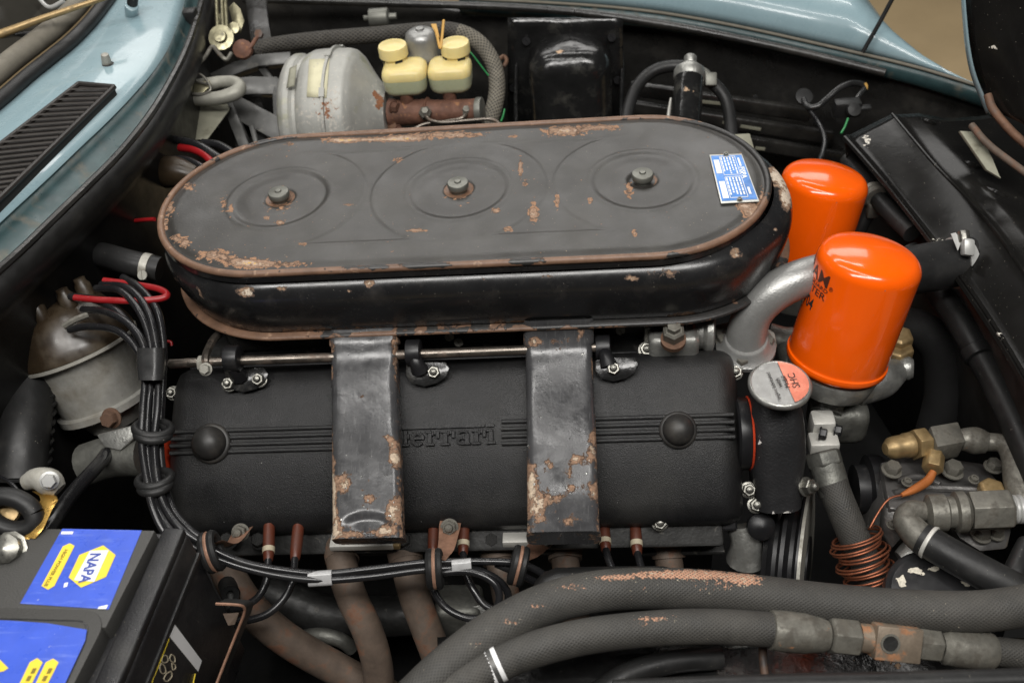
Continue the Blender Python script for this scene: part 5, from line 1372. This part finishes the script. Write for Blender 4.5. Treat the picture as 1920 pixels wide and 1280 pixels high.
# hold-down bracket
hd = thing('battery_holddown', P(430, 1200, .88), 'thin rust edged battery hold-down bracket', 'bracket')
pth = [P(405, 1131, .86), P(445, 1133, .86), P(458, 1138, .865), P(457, 1152, .87), P(440, 1195, .875), P(420, 1245, .875), P(395, 1310, .87)]
rings = [[p, p + FW * .001, p + FW * .028 + UP * -.003, p + FW * .028 + UP * -.004 + RT * -.001] for p in crom(pth, 4)]
B().loft(rings).done('strap', 'dark_metal', hd)
B().tube([p - FW * .0005 for p in pth], .0013, 6, 4).done('worn_edge', 'strap_rust', hd)
B().prism([P(418, 1150, .87), P(448, 1148, .872), P(440, 1170, .874), P(428, 1172, .872)], FW * .001).done('gusset', 'exhaust_rust', hd)
ptube('frame_tube', [(438, 1142, .99), (432, 1113, 1.0), (426, 1095, 1.02)], [14, 17, 17], 'dark_metal', None, n=16, label='round black tube end beside the battery bracket', cat='tube')
B().lathe(P(434, 1112, .992), -FW, [(.009, 0), (.009, .004), (.004, .004), (.003, -.002)], 20).done('rubber_stop', 'rubber', None, label='round grey rubber stop near the battery corner', cat='stop')

# terminal with brass strap
tm = thing('battery_terminal', P(40, 1020, .85), 'brass battery terminal strap with bolt and black ring', 'terminal')
B().prism([P(-40, 1012, .85), P(55, 1004, .85), P(64, 1010, .85), P(30, 1070, .845), P(18, 1085, .842), P(-40, 1085, .84)], V((0, 0, -.004))).done('strap', 'brass_bright', tm, bevel=.001)
rings = []
for px, py, d in ((50, 1010, .848), (66, 990, .85), (82, 955, .86), (93, 938, .865), (90, 930, .87), (76, 922, .875)):
    c = P(px, py, d); rings.append([c - RT * .010 + FW * .004, c + RT * .007, c + RT * .007 + FW * .002, c - RT * .010 + FW * .006])
B().loft(rings).done('riser', 'brass_bright', tm, bevel=.0006)
B().lathe(P(22, 1030, .845), -FW + Z * .5, [(.0140, 0), (.0155, .004), (.0125, .0045), (.0125, .012), (.009, .014), (0, .015)], 10).done('bolt', 'steel_nut', tm)
rg = [P(20, 962, .858) + (RT * math.cos(2 * PI * j / 24) * .020 + (UP * .9 - RT * .4).normalized() * math.sin(2 * PI * j / 24) * .016) for j in range(25)]
B().tube(rg, .0085, 12, 2).done('rubber_ring', 'rubber', tm)
B().lathe(P(18, 962, .866), -FW + Z, [(.010, 0), (.010, .004), (0, .006)], 18).done('stud', 'brass_dull', tm)
B().tube([P(48, 905, .88), P(70, 897, .878), P(95, 905, .876), (P(112, 918, .876))], [.007, .010, .012, .007], 12, 4).done('clamp', 'dirty_alu', tm)
inst('clamp_bolt', 'hexbolt', 'silver_grey', tm, P(93, 900, .864), -FW + RT * .3, .011)
B().prism([P(18, 1068, .841), P(36, 1062, .841), P(22, 1085, .84), P(8, 1088, .84)], V((0, 0, .002))).done('lug', 'silver_grey', tm, bevel=.0008)
B().tube([P(-20, 1005, .845), P(10, 1100, .84), P(-5, 1130, .84)], .008, 12, 4).done('cable_foot', 'rubber', tm)
ptube('battery_cable', [(75, 1010, .87), (100, 975, .89), (135, 925, .93), (185, 870, .98), (200, 850, 1.0)], 14, 'wire_black', None, n=12, label='black battery cable running up from the terminal', cat='cable')
ptube('side_cable', [(-10, 890, .93), (20, 905, .92), (50, 940, .91)], 4, 'wire_black', None, n=8, label='thin black wire at the left picture edge', cat='wire')

# ================================================================== distributor
ds = thing('distributor', P(205, 800, 1.0), 'dusty distributor with brown cap and silver housing', 'distributor')
da = P(145, 650, 1.07)
dax = (RT * .31 - UP * .88 + FW * .35).normalized()
cap = [(0, -.056), (.022, -.055), (.036, -.051), (.046, -.043), (.052, -.033), (.057, -.022), (.061, -.013), (.063, -.007), (.0635, -.001)]
B().lathe(da, dax, cap, 44).done('cap', 'cap_brown', ds, smooth=40)
B().lathe(da, dax, [(.060, -.001), (.0645, 0), (.0645, .003), (.060, .005)], 44).done('rim', 'dirty_alu', ds)
B().lathe(da + dax * .005, dax, [(.058, 0), (.056, .002), (.054, .006), (.053, .022), (.050, .045), (.048, .058), (.053, .060), (.053, .067), (.036, .071), (.028, .090)], 40).done('housing', 'grimy_shaded_alu', ds, smooth=40)
u_, v_, w_ = frame(dax)
for j in range(7):
    a = 2 * PI * j / 7 + .4
    c = da - dax * .044 + (u_ * math.cos(a) + v_ * math.sin(a)) * .034
    B().lathe(c, -dax, [(.0085, 0), (.0085, .016), (.0062, .02), (.0062, .024)], 14).done('tower', 'cap_brown', ds)
inst('bolt', 'hexbolt', 'rust_dark', ds, P(210, 783, 1.035), (-.1, -.8, .5), .015, .3)
B().tube([P(120, 612, 1.0), P(140, 600, 1.0), P(165, 590, 1.005)], .0035, 8, 4).done('spring_clip', 'fitting_grey', ds)
hp = thing('distributor_mount', P(220, 850, 1.0), 'grey alloy distributor drive housing in shadow', 'housing')
B().tube([P(165, 870, 1.03), P(215, 855, 1.02), P(275, 852, 1.01)], .022, 18, 4).done('drive_housing', 'cast_alu_dark', hp)
B().prism([P(180, 815, 1.0), P(255, 795, .99), P(262, 812, .99), P(225, 845, .99), P(195, 838, .995)], FW * .012).done('mount_plate', 'cast_alu', hp, bevel=.002)
ptube('bellows_hose', [(60, 700, 1.05), (52, 760, 1.03), (45, 820, 1.01), (40, 900, 1.0)], [46, 46, 46, 46], 'rubber', None, n=18, label='black corrugated hose at the left edge below the distributor', cat='hose')
for k in range(11):
    y = 705 + k * 18
    c = P(58 - k * 1.7, y, 1.047 - k * .0042)
    B().tube([c + (RT * math.cos(2 * PI * j / 20) + (FW * .95 + UP * .2) * math.sin(2 * PI * j / 20)) * mm(47, 1.02) for j in range(21)], .0025, 6, 1).done('bellows_ring', 'rubber', bpy.data.objects['bellows_hose'])
ptube('heater_hose', [(150, 470, 1.10), (200, 480, 1.09), (250, 494, 1.08), (300, 505, 1.08)], 24, 'rubber', None, n=16, label='black heater hose with steel clamp left of the air cleaner', cat='hose')
hc = thing('heater_hose_clamp', P(270, 500, 1.06), 'small steel clamp round the heater hose', 'hose clamp')
hx = (P(300, 505, 1.08) - P(250, 494, 1.08)).normalized()
B().lathe(P(268, 498, 1.079), hx, [(.0138, 0), (.0146, .0003), (.0146, .0085), (.0138, .0088)], 30).done('band', 'dirty_alu', hc)
inst('screw', 'slot', 'dirty_alu', hc, P(268, 516, 1.064), -FW, .010)
ptube('rubber_boot', [(140, 455, 1.12), (142, 490, 1.11), (138, 520, 1.1)], [22, 20, 24], 'rubber', None, n=14, label='ribbed black rubber sleeve in the shadow under the cowl', cat='sleeve')
# red wires
rw = lambda pts, lab, r=6.5, m_='wire_red': ptube('red_wire', pts, r, m_, None, n=10, k=8, label=lab, cat='wire', group='red wires')
rw([(140, 558, 1.0), (185, 562, .995), (250, 564, .99), (300, 560, .995), (313, 552, 1.0), (295, 541, 1.01), (250, 533, 1.02), (195, 526, 1.03)], 'bright red wire looping beside the distributor')
rw([(338, 277, 1.22), (362, 280, 1.21), (384, 290, 1.20), (402, 308, 1.19)], 'short red hose behind the rear of the air cleaner', 8)
rw([(236, 417, 1.15), (260, 413, 1.14), (290, 411, 1.13)], 'faint red wire in the dark left of the air cleaner', 4)
rw([(296, 642, 1.02), (318, 640, 1.02), (322, 648, 1.02)], 'tiny red wire end beside the lead bundle', 3)
for pts, lab in (([(250, 268, 1.24), (310, 262, 1.23), (365, 270, 1.21), (410, 296, 1.19), (430, 310, 1.18)], 'black cable arching over the red hose'), ([(380, 268, 1.23), (410, 272, 1.22), (440, 290, 1.2), (455, 305, 1.19)], 'black cable nearest the brake bracket'), ([(300, 300, 1.2), (345, 300, 1.2), (375, 312, 1.19), (390, 325, 1.18)], 'black cable below the red hose')):
    ptube('black_cable', pts, 8, 'wire_black', None, n=10, label=lab, cat='cable', group='black cables behind the air cleaner')
ptube('bulkhead_casting', [(270, 330, 1.22), (320, 322, 1.2), (370, 330, 1.19)], [26, 30, 18], 'cap_brown', None, n=14, label='brown dusty casting in the dark behind the air cleaner', cat='casting')

# ================================================================== rear left: brake servo
bs = thing('brake_servo', P(630, 300, 1.34), 'dull grey brake servo drum with cream paper label', 'brake servo')
sx_ = (X + V((0, -.06, .0))).normalized(); s0 = P(552, 220, 1.36)
prof = [(.055, 0), (.074, .002), (.080, .006), (.0835, .012), (.0835, .020), (.0795, .024), (.0795, .028), (.084, .032), (.0875, .040), (.0885, .052), (.0885, .066)]
prof2 = [(.0885, .066), (.0925, .0665), (.0925, .070), (.0885, .0705), (.0885, .084), (.0865, .092), (.080, .099), (.069, .106), (.058, .113), (.048, .120), (.040, .127), (.034, .133)]
ws_ = blobs([(585, 205, 40, 40, .5), (620, 200, 20, 50, .5), (712, 190, 10, 22, 1.), (700, 175, 6, 14, .7), (640, 240, 30, 20, .3)])
def dense(p, k=5): return [((a[0] * (k - i) + b_[0] * i) / k, (a[1] * (k - i) + b_[1] * i) / k) for a, b_ in zip(p, p[1:]) for i in range(k)] + [p[-1]]
B().lathe(s0, sx_, dense(prof, 3), 72).done('rear_shell', 'zinc_drum', bs, smooth=40, wear=ws_)
B().lathe(s0, sx_, dense(prof2, 3), 72).done('front_shell', 'zinc_drum', bs, smooth=40, wear=ws_)
u_, v_, _ = frame(sx_)
for j in range(9):
    a = 2 * PI * j / 9 + .2
    B().box(s0 + sx_ * .068 + (u_ * math.cos(a) + v_ * math.sin(a)) * .0925, .007, .012, .002, (sx_, (u_ * -math.sin(a) + v_ * math.cos(a)), (u_ * math.cos(a) + v_ * math.sin(a)))).done('crimp_tab', 'zinc_drum', bs)
# paper label on the drum, bent round it
def drum_patch(pxl, m_, nm, lift):
    rows = []
    for i in range(7):
        r_ = []
        for j in range(4):
            a, c, e, f = pxl; t, s = i / 6, j / 3
            px = (a[0] * (1 - s) + c[0] * s) * (1 - t) + (f[0] * (1 - s) + e[0] * s) * t
            py = (a[1] * (1 - s) + c[1] * s) * (1 - t) + (f[1] * (1 - s) + e[1] * s) * t
            d0 = 1.2
            rd = ray(px, py).normalized(); lo_, best = 1.1, None
            t_ = 1.0
            while t_ < 1.9:
                p = CAM + rd * t_; h = (p - s0).dot(sx_); rad = (p - s0 - sx_ * h).length
                if rad < .0885 + lift: best = p; break
                t_ += .0005
            r_.append(best or P(px, py, 1.3))
        rows.append(r_)
    return B().grid(rows).done(nm, m_, bs, smooth=60, solid=-.0003)


drum_patch([(580, 112), (618, 110), (612, 184), (575, 182)], 'paper_label', 'paper_label', .0012)
drum_patch([(543, 128), (557, 122), (552, 162), (537, 166)], 'pale_plate', 'embossed_pad', .001)
# mount bracket
mb = thing('servo_bracket', P(450, 250, 1.36), 'dark grey open frame bracket carrying the brake servo', 'bracket')
def bar(pts, w_, th, m_, par, nm='frame_bar'):
    q = [P(*p) for p in pts]; rings = []
    for i, p in enumerate(q):
        t = (q[min(i + 1, len(q) - 1)] - q[max(0, i - 1)]).normalized(); s = t.cross(FW).normalized()
        rings.append([p + s * w_ / 2, p - s * w_ / 2, p - s * w_ / 2 + FW * th, p + s * w_ / 2 + FW * th])
    return B().loft(rings).done(nm, m_, par, bevel=.0012)
bar([(395, 150, 1.40), (440, 128, 1.4), (482, 113, 1.4), (545, 108, 1.4)], .017, .02, 'bracket_grey', mb)
bar([(420, 165, 1.37), (470, 160, 1.37), (515, 160, 1.37), (527, 172, 1.37), (530, 240, 1.36)], .024, .02, 'bracket_grey', mb)
bar([(425, 192, 1.36), (470, 215, 1.35), (540, 252, 1.34)], .030, .02, 'bracket_grey', mb)
bar([(425, 192, 1.36), (440, 230, 1.34), (462, 285, 1.32)], .014, .02, 'bracket_grey', mb)
bar([(480, 115, 1.41), (500, 140, 1.41), (515, 160, 1.4)], .010, .015, 'bracket_grey', mb)
bar([(440, 175, 1.40), (460, 205, 1.40), (480, 300, 1.38)], .05, .01, 'bay_black', mb, 'back_plate')
bar([(470, 235, 1.33), (478, 262, 1.325), (482, 290, 1.32)], .006, .01, 'bracket_grey', mb)
ptube('tie_rod', [(430, 200, 1.345), (412, 225, 1.34), (405, 240, 1.335)], 6, 'bracket_grey', mb, n=8)
B().prism([P(366, 192, 1.33), P(425, 192, 1.33), P(430, 206, 1.325), P(400, 246, 1.31), P(388, 262, 1.3), P(358, 262, 1.3), P(342, 225, 1.32)], FW * .003).done('heat_shield', 'pale_plate', None, bevel=.001, label='pale dusty metal plate beside the servo bracket', cat='plate')
# bonnet release loop
lp = thing('release_handle', P(400, 172, 1.3), 'grey cast loop handle of the bonnet release', 'handle')
pts = [P(x, y, d) for x, y, d in ((330, 184, 1.31), (370, 186, 1.305), (410, 184, 1.30), (440, 175, 1.30), (449, 164, 1.305), (440, 155, 1.31), (415, 154, 1.315), (395, 158, 1.315), (372, 162, 1.318), (345, 165, 1.32))]
B().tube(pts, [.008, .0085, .009, .0095, .009, .0085, .008, .009, .010, .010], 14, 6).done('loop', 'loop_grey', lp)
ptube('spring_wire', [(336, 160, 1.30), (365, 178, 1.295), (395, 168, 1.295), (376, 140, 1.30), (345, 146, 1.305), (390, 158, 1.298)], 2.5, 'fitting_grey', lp, n=6)
ptube('spring_wire', [(362, 130, 1.32), (384, 108, 1.32), (398, 88, 1.325), (410, 100, 1.325), (424, 112, 1.325), (434, 100, 1.33)], 4, 'fitting_grey', lp, n=8)
B().prism([P(352, 158, 1.306), P(392, 150, 1.306), P(396, 160, 1.302), P(378, 176, 1.30), P(355, 172, 1.302)], FW * .004).done('plate', 'zinc_gold', lp, bevel=.0008)
# bonnet latch
lt = thing('bonnet_latch', P(420, 60, 1.36), 'gold zinc plated bonnet latch with rusty spring', 'latch')
B().prism([P(404, 30, 1.37), P(412, 24, 1.37), P(428, 60, 1.36), P(436, 84, 1.355), P(420, 92, 1.355), P(406, 80, 1.36)], FW * .004).done('plate', 'zinc_gold', lt, bevel=.0008)
B().prism([P(428, 14, 1.385), P(438, 4, 1.385), P(450, 16, 1.38), P(458, 40, 1.375), P(450, 62, 1.37), P(438, 50, 1.375)], FW * .004).done('plate', 'zinc_gold', lt, bevel=.0008)
for x in (408, 418, 425): ptube('prong', [(x, 58, 1.352), (x - 1, 30, 1.36), (x - 2, 0, 1.365)], 3.4, 'zinc_gold', lt, n=8, k=2)
B().lathe(P(416, 72, 1.35), -FW, [(.017, 0), (.017, .004), (.009, .005), (.008, .012), (0, .013)], 20).done('pivot', 'zinc_gold', lt)
B().lathe(P(440, 55, 1.368), -FW, [(.008, 0), (.008, .006), (0, .007)], 16).done('pivot', 'zinc_gold', lt)
ptube('spring', [(440, 90, 1.355), (450, 82, 1.35), (462, 96, 1.35), (455, 104, 1.35), (470, 88, 1.35), (478, 76, 1.355), (486, 66, 1.355)], 4, 'rust_cast', lt, n=8)
B().lathe(P(456, 94, 1.355), -FW, [(.014, 0), (.013, .006), (.006, .010), (0, .011)], 14).done('spring_cup', 'rust_cast', lt)
B().lathe(P(487, 66, 1.36), -FW, [(.006, 0), (.006, .007), (0, .008)], 6).done('spring_pin', 'rust_dark', lt)
# post and rubber buffer
bar([(478, -6, 1.48), (484, 40, 1.46), (490, 80, 1.44)], .03, .012, 'bay_black', None, 'support_post')
tag(bpy.data.objects['support_post'], 'dark flat support post behind the bonnet latch', 'post')
B().box(P(357, 30, 1.33), .018, .018, .018).done('rubber_buffer', 'rubber', None, bevel=.003, label='square rubber buffer on the upper cowl gutter', cat='buffer')
sol = thing('bulkhead_switch', P(710, 34, 1.5), 'small grey cylindrical switch on the dark upper panel', 'switch')
B().lathe(P(692, 34, 1.5), X, [(.004, -.008), (.004, 0), (.0135, .001), (.0135, .028), (.012, .030), (.005, .031), (.005, .042)], 24).done('body', 'plug_grey', sol, bevel=.0006)

# master cylinder, reservoirs
mc = thing('master_cylinder', P(820, 212, 1.34), 'rusty cast brake master cylinder beside the servo', 'master cylinder')
m0, m1 = P(732, 212, 1.335), P(896, 207, 1.31)
B().tube([m0, m0.lerp(m1, .15), m0.lerp(m1, .4), m0.lerp(m1, .44), m0.lerp(m1, .5), m0.lerp(m1, .9), m1], [.019, .0175, .017, .0195, .0155, .015, .016], 24, 4).done('body', 'rust_cast', mc, smooth=50)
B().lathe(m1, (m1 - m0), [(.0165, -.002), (.0170, 0), (.0170, .006), (.0145, .007)], 24).done('end_cap', 'plug_grey', mc)
B().prism([P(724, 182, 1.34), P(738, 185, 1.33), P(744, 250, 1.32), P(726, 252, 1.33)], FW * .03).done('mount_flange', 'rust_dark', mc, bevel=.002)
for q in ((736, 200), (745, 246)): inst('bolt', 'hexbolt', 'rust_cast', mc, P(q[0], q[1], 1.315), X - Y * .5, .012)
for q in ((798, 215), (875, 212)):
    B().lathe(P(q[0], q[1], 1.31), -FW + UP * .2, [(.0085, 0), (.0085, .008), (.006, .010), (.0045, .014)], 6).done('port_nut', 'fitting_grey', mc)
for q in ((765, 190), (845, 186)): B().lathe(P(q[0], q[1] + 8, 1.325), Z, [(.009, 0), (.009, .02)], 16).done('reservoir_boss', 'rust_cast', mc)
ptube('brake_pipe', [(798, 217, 1.30), (808, 226, 1.295), (835, 230, 1.29), (880, 226, 1.285), (920, 224, 1.28), (938, 234, 1.275), (950, 248, 1.27)], 3.5, 'shaft_steel', None, n=8, label='slim steel brake pipe from the rear port', cat='pipe')
ptube('brake_pipe', [(875, 213, 1.30), (865, 222, 1.295), (835, 228, 1.3), (800, 232, 1.3), (772, 244, 1.3)], 3.5, 'shaft_steel', None, n=8, label='slim steel brake pipe curving left under the master cylinder', cat='pipe')


def reservoir(cx, cy, wpx, y0, y1, capx, capy, lab):
    d = 1.31; cpt = P(cx, (y0 + y1) / 2, d); t = thing('brake_reservoir', P(cx, y1, d), lab, 'reservoir', 'cream brake fluid reservoirs')
    zt_, zb_ = P(cx, y0, d).z, P(cx, y1, d).z
    zt_ = cpt.z + mm((y1 - y0) / 2, d) / .88 - .005; zb_ = cpt.z - mm((y1 - y0) / 2, d) / .88 + .008
    W_ = mm(wpx, d); zf = zb_ + (zt_ - zb_) * .62

    def sec(z, k): return rrect(V((cpt.x, cpt.y, z)), X, Y, W_ * k, W_ * .82 * k, W_ * .24 * k, 6)
    B().loft([sec(zb_, .78), sec(zb_ + .003, .90), sec(zb_ + .008, .96), sec(zf, .99)]).done('fluid_part', 'plastic_fluid', t, smooth=50)
    B().loft([sec(zf + .0002, .99), sec(zt_ - .010, 1.0), sec(zt_ - .004, .96), sec(zt_, .84), sec(zt_ + .001, .6)]).done('upper_part', 'plastic_cream', t, smooth=50)
    cpp = P(capx, capy, d - .004); cz = V((cpp.x, cpp.y, zt_))
    B().lathe(cz, Z, [(.0165, -.002), (.0165, .006)], 28).done('neck', 'plastic_cream', t)
    for a in range(4):
        an = PI / 2 * a + .5
        B().box(cz + V((math.cos(an) * .0166, math.sin(an) * .0166, .003)), .002, .010, .005, (V((math.cos(an), math.sin(an), 0)), V((-math.sin(an), math.cos(an), 0)), Z)).done('neck_slot', 'void_black', t)
    B().lathe(cz + V((0, 0, .005)), Z, [(.0155, 0), (.0192, .0005), (.0192, .012), (.0182, .0145), (.012, .0148), (.010, .0158), (0, .016)], 36).done('cap', 'plastic_cream', t, smooth=35)
    return t, cz


reservoir(761, 145, 84, 116, 176, 738, 100, 'cream brake fluid reservoir nearest the servo')
_, rz = reservoir(845, 141, 82, 112, 172, 855, 100, 'cream brake fluid reservoir nearest the braided hose')
fs = thing('float_cap', P(795, 110, 1.33), 'grey domed metal cap between the two cream reservoirs', 'cap')
fz = P(795, 108, 1.335)
B().lathe(fz, Z, [(.0215, -.006), (.0235, -.004), (.0235, .002), (.0215, .004)], 32).done('base', 'rubber', fs)
B().lathe(fz, Z, [(.0232, .003), (.0236, .006), (.0225, .009), (.0215, .028), (.0195, .035), (.014, .0385), (.006, .0395), (.005, .042), (0, .0422)], 36).done('dome', 'paint_alu', fs, smooth=45)
ptube('zip_tie', [(811, 48, 1.30), (818, 62, 1.295), (825, 90, 1.29), (828, 76, 1.29), (832, 38, 1.295)], 2.6, 'zip_tie', None, n=6, label='orange cable tie sticking up beside the grey cap', cat='cable tie')
B().prism([P(808, 45, 1.298), P(818, 45, 1.298), P(824, 70, 1.294), P(820, 72, 1.294)], FW * .001).done('tie_tail', 'zip_tie', None, label='flat end of the orange cable tie', cat='cable tie')
# servo vacuum hose
q = crom([P(*p) for p in [(480, 98, 1.42), (510, 86, 1.42), (600, 74, 1.42), (700, 66, 1.42), (790, 58, 1.42), (850, 58, 1.42), (895, 78, 1.41), (924, 118, 1.395), (932, 165, 1.375), (922, 215, 1.35), (900, 250, 1.33)]], 10)
k_ = 52
vh = thing('vacuum_hose', q[40], 'braided vacuum hose arching behind the reservoirs', 'hose')
B().tube(q[:k_ + 1], .0115, 22, 1).done('dark_length', 'hose_braid_dark', vh, smooth=60)  # left length in the darker braid, the rest in tan
B().tube(q[k_:], .0116, 22, 1).done('tan_length', 'hose_braid_tan', vh, smooth=60)
ptube('green_wire', [(880, 96, 1.33), (893, 112, 1.33), (916, 142, 1.34)], 1.6, 'wire_green', None, n=6, label='thin green wire beside the right reservoir', cat='wire')
ptube('green_wire', [(946, 205, 1.36), (943, 218, 1.355), (939, 228, 1.35)], 1.8, 'wire_green', None, n=6, label='tiny green wire end right of the vacuum hose', cat='wire')
ptube('hose_bracket', [(936, 112, 1.41), (944, 106, 1.415), (950, 114, 1.415), (944, 126, 1.41)], 4, 'rust_dark', None, n=8, label='small rusty bracket at the outer bend of the vacuum hose', cat='bracket')

# ================================================================== rear right: breather pipe
br = thing('breather_pipe', P(1285, 260, 1.28), 'black upright breather pipe with silver cap and worn top', 'pipe')
b0, b1 = P(1282, 290, 1.27), P(1292, 146, 1.305)
B().tube([b0, b0.lerp(b1, .5), b0.lerp(b1, .85), b1], .019, 28, 12).done('tube', 'tar_black', br, smooth=60, wear=blobs([(1290, 168, 22, 12, .75)]))
bax = (b1 - b0).normalized()
B().lathe(b1, bax, [(.018, -.004), (.0205, 0), (.0205, .009), (.0195, .0115), (.012, .012), (.0125, .018), (.0105, .020), (.0075, .0205), (.0085, .022), (.0085, .031), (.007, .033), (0, .0333)], 36).done('cap', 'cast_alu', br, smooth=35)
ptube('breather_hose', [(1170, 260, 1.33), (1178, 205, 1.35), (1196, 160, 1.36), (1228, 132, 1.365), (1270, 124, 1.36), (1310, 132, 1.35)], 11.5, 'rubber', None, n=14, label='black hose arching left behind the breather cap', cat='hose')
ptube('breather_hose', [(1332, 152, 1.335), (1354, 175, 1.33), (1366, 205, 1.325), (1372, 260, 1.31)], 12, 'rubber', None, n=14, label='black hose dropping right of the breather cap', cat='hose')
hj = thing('hose_elbow', P(1325, 150, 1.33), 'small grey hose elbow right of the breather cap', 'elbow')
ptube('elbow', [(1305, 128, 1.345), (1318, 140, 1.338), (1330, 152, 1.332)], [8, 13, 13], 'cast_alu_dark', hj, n=14)
B().box(P(1332, 150, 1.325), .016, .012, .018, (RT, FW, UP)).done('clamp', 'plug_grey', hj, bevel=.002)
ptube('dipstick', [(1252, 232, 1.32), (1255, 205, 1.325), (1258, 184, 1.33)], [4, 3.4, 2], 'pale_alu', None, n=8, label='thin pale dipstick left of the breather pipe', cat='dipstick')
B().prism([P(1375, 252, 1.25), P(1406, 250, 1.25), P(1418, 290, 1.24), P(1400, 300, 1.235)], FW * .012).done('tin_bracket', 'pale_plate', None, bevel=.001, label='small brown tin bracket behind the makers plate', cat='bracket')

# loose loom on the inner wing
lm = thing('loose_wiring', P(1560, 220, 1.38), 'loose black taped wiring loom on the inner wing', 'wiring')
B().lathe(P(1506, 184, 1.40), -FW + Z * .3, [(.009, 0), (.012, .002), (.012, .006), (.006, .007)], 18).done('grommet', 'rubber', lm)
ptube('loom', [(1506, 186, 1.395), (1514, 200, 1.385), (1532, 200, 1.38), (1552, 184, 1.38), (1575, 165, 1.38), (1600, 156, 1.385), (1622, 162, 1.39), (1612, 178, 1.38), (1602, 192, 1.375)], 6, 'tape_black', lm, n=10)
ptube('loom', [(1510, 196, 1.39), (1532, 226, 1.38), (1546, 258, 1.36), (1543, 285, 1.34), (1535, 305, 1.32)], 5, 'wire_black', lm, n=8)
ptube('bare_wire', [(1622, 156, 1.385), (1625, 162, 1.385), (1624, 168, 1.385)], 2.5, 'zip_tie', lm, n=6)
ptube('green_tail', [(1590, 222, 1.36), (1584, 238, 1.355), (1577, 250, 1.35)], 2, 'wire_green', lm, n=6)
bxr = thing('relay', P(1595, 210, 1.37), 'small black relay with tab on the inner wing', 'relay')
B().box(P(1588, 202, 1.375), .036, .02, .022).done('case', 'rubber', bxr, bevel=.003)
B().box(P(1612, 203, 1.365), .03, .012, .005).done('tab', 'rubber', bxr, bevel=.001)
B().lathe(P(1600, 207, 1.362), -FW, [(.010, 0), (.009, .005), (0, .006)], 16).done('knob', 'rubber', bxr)
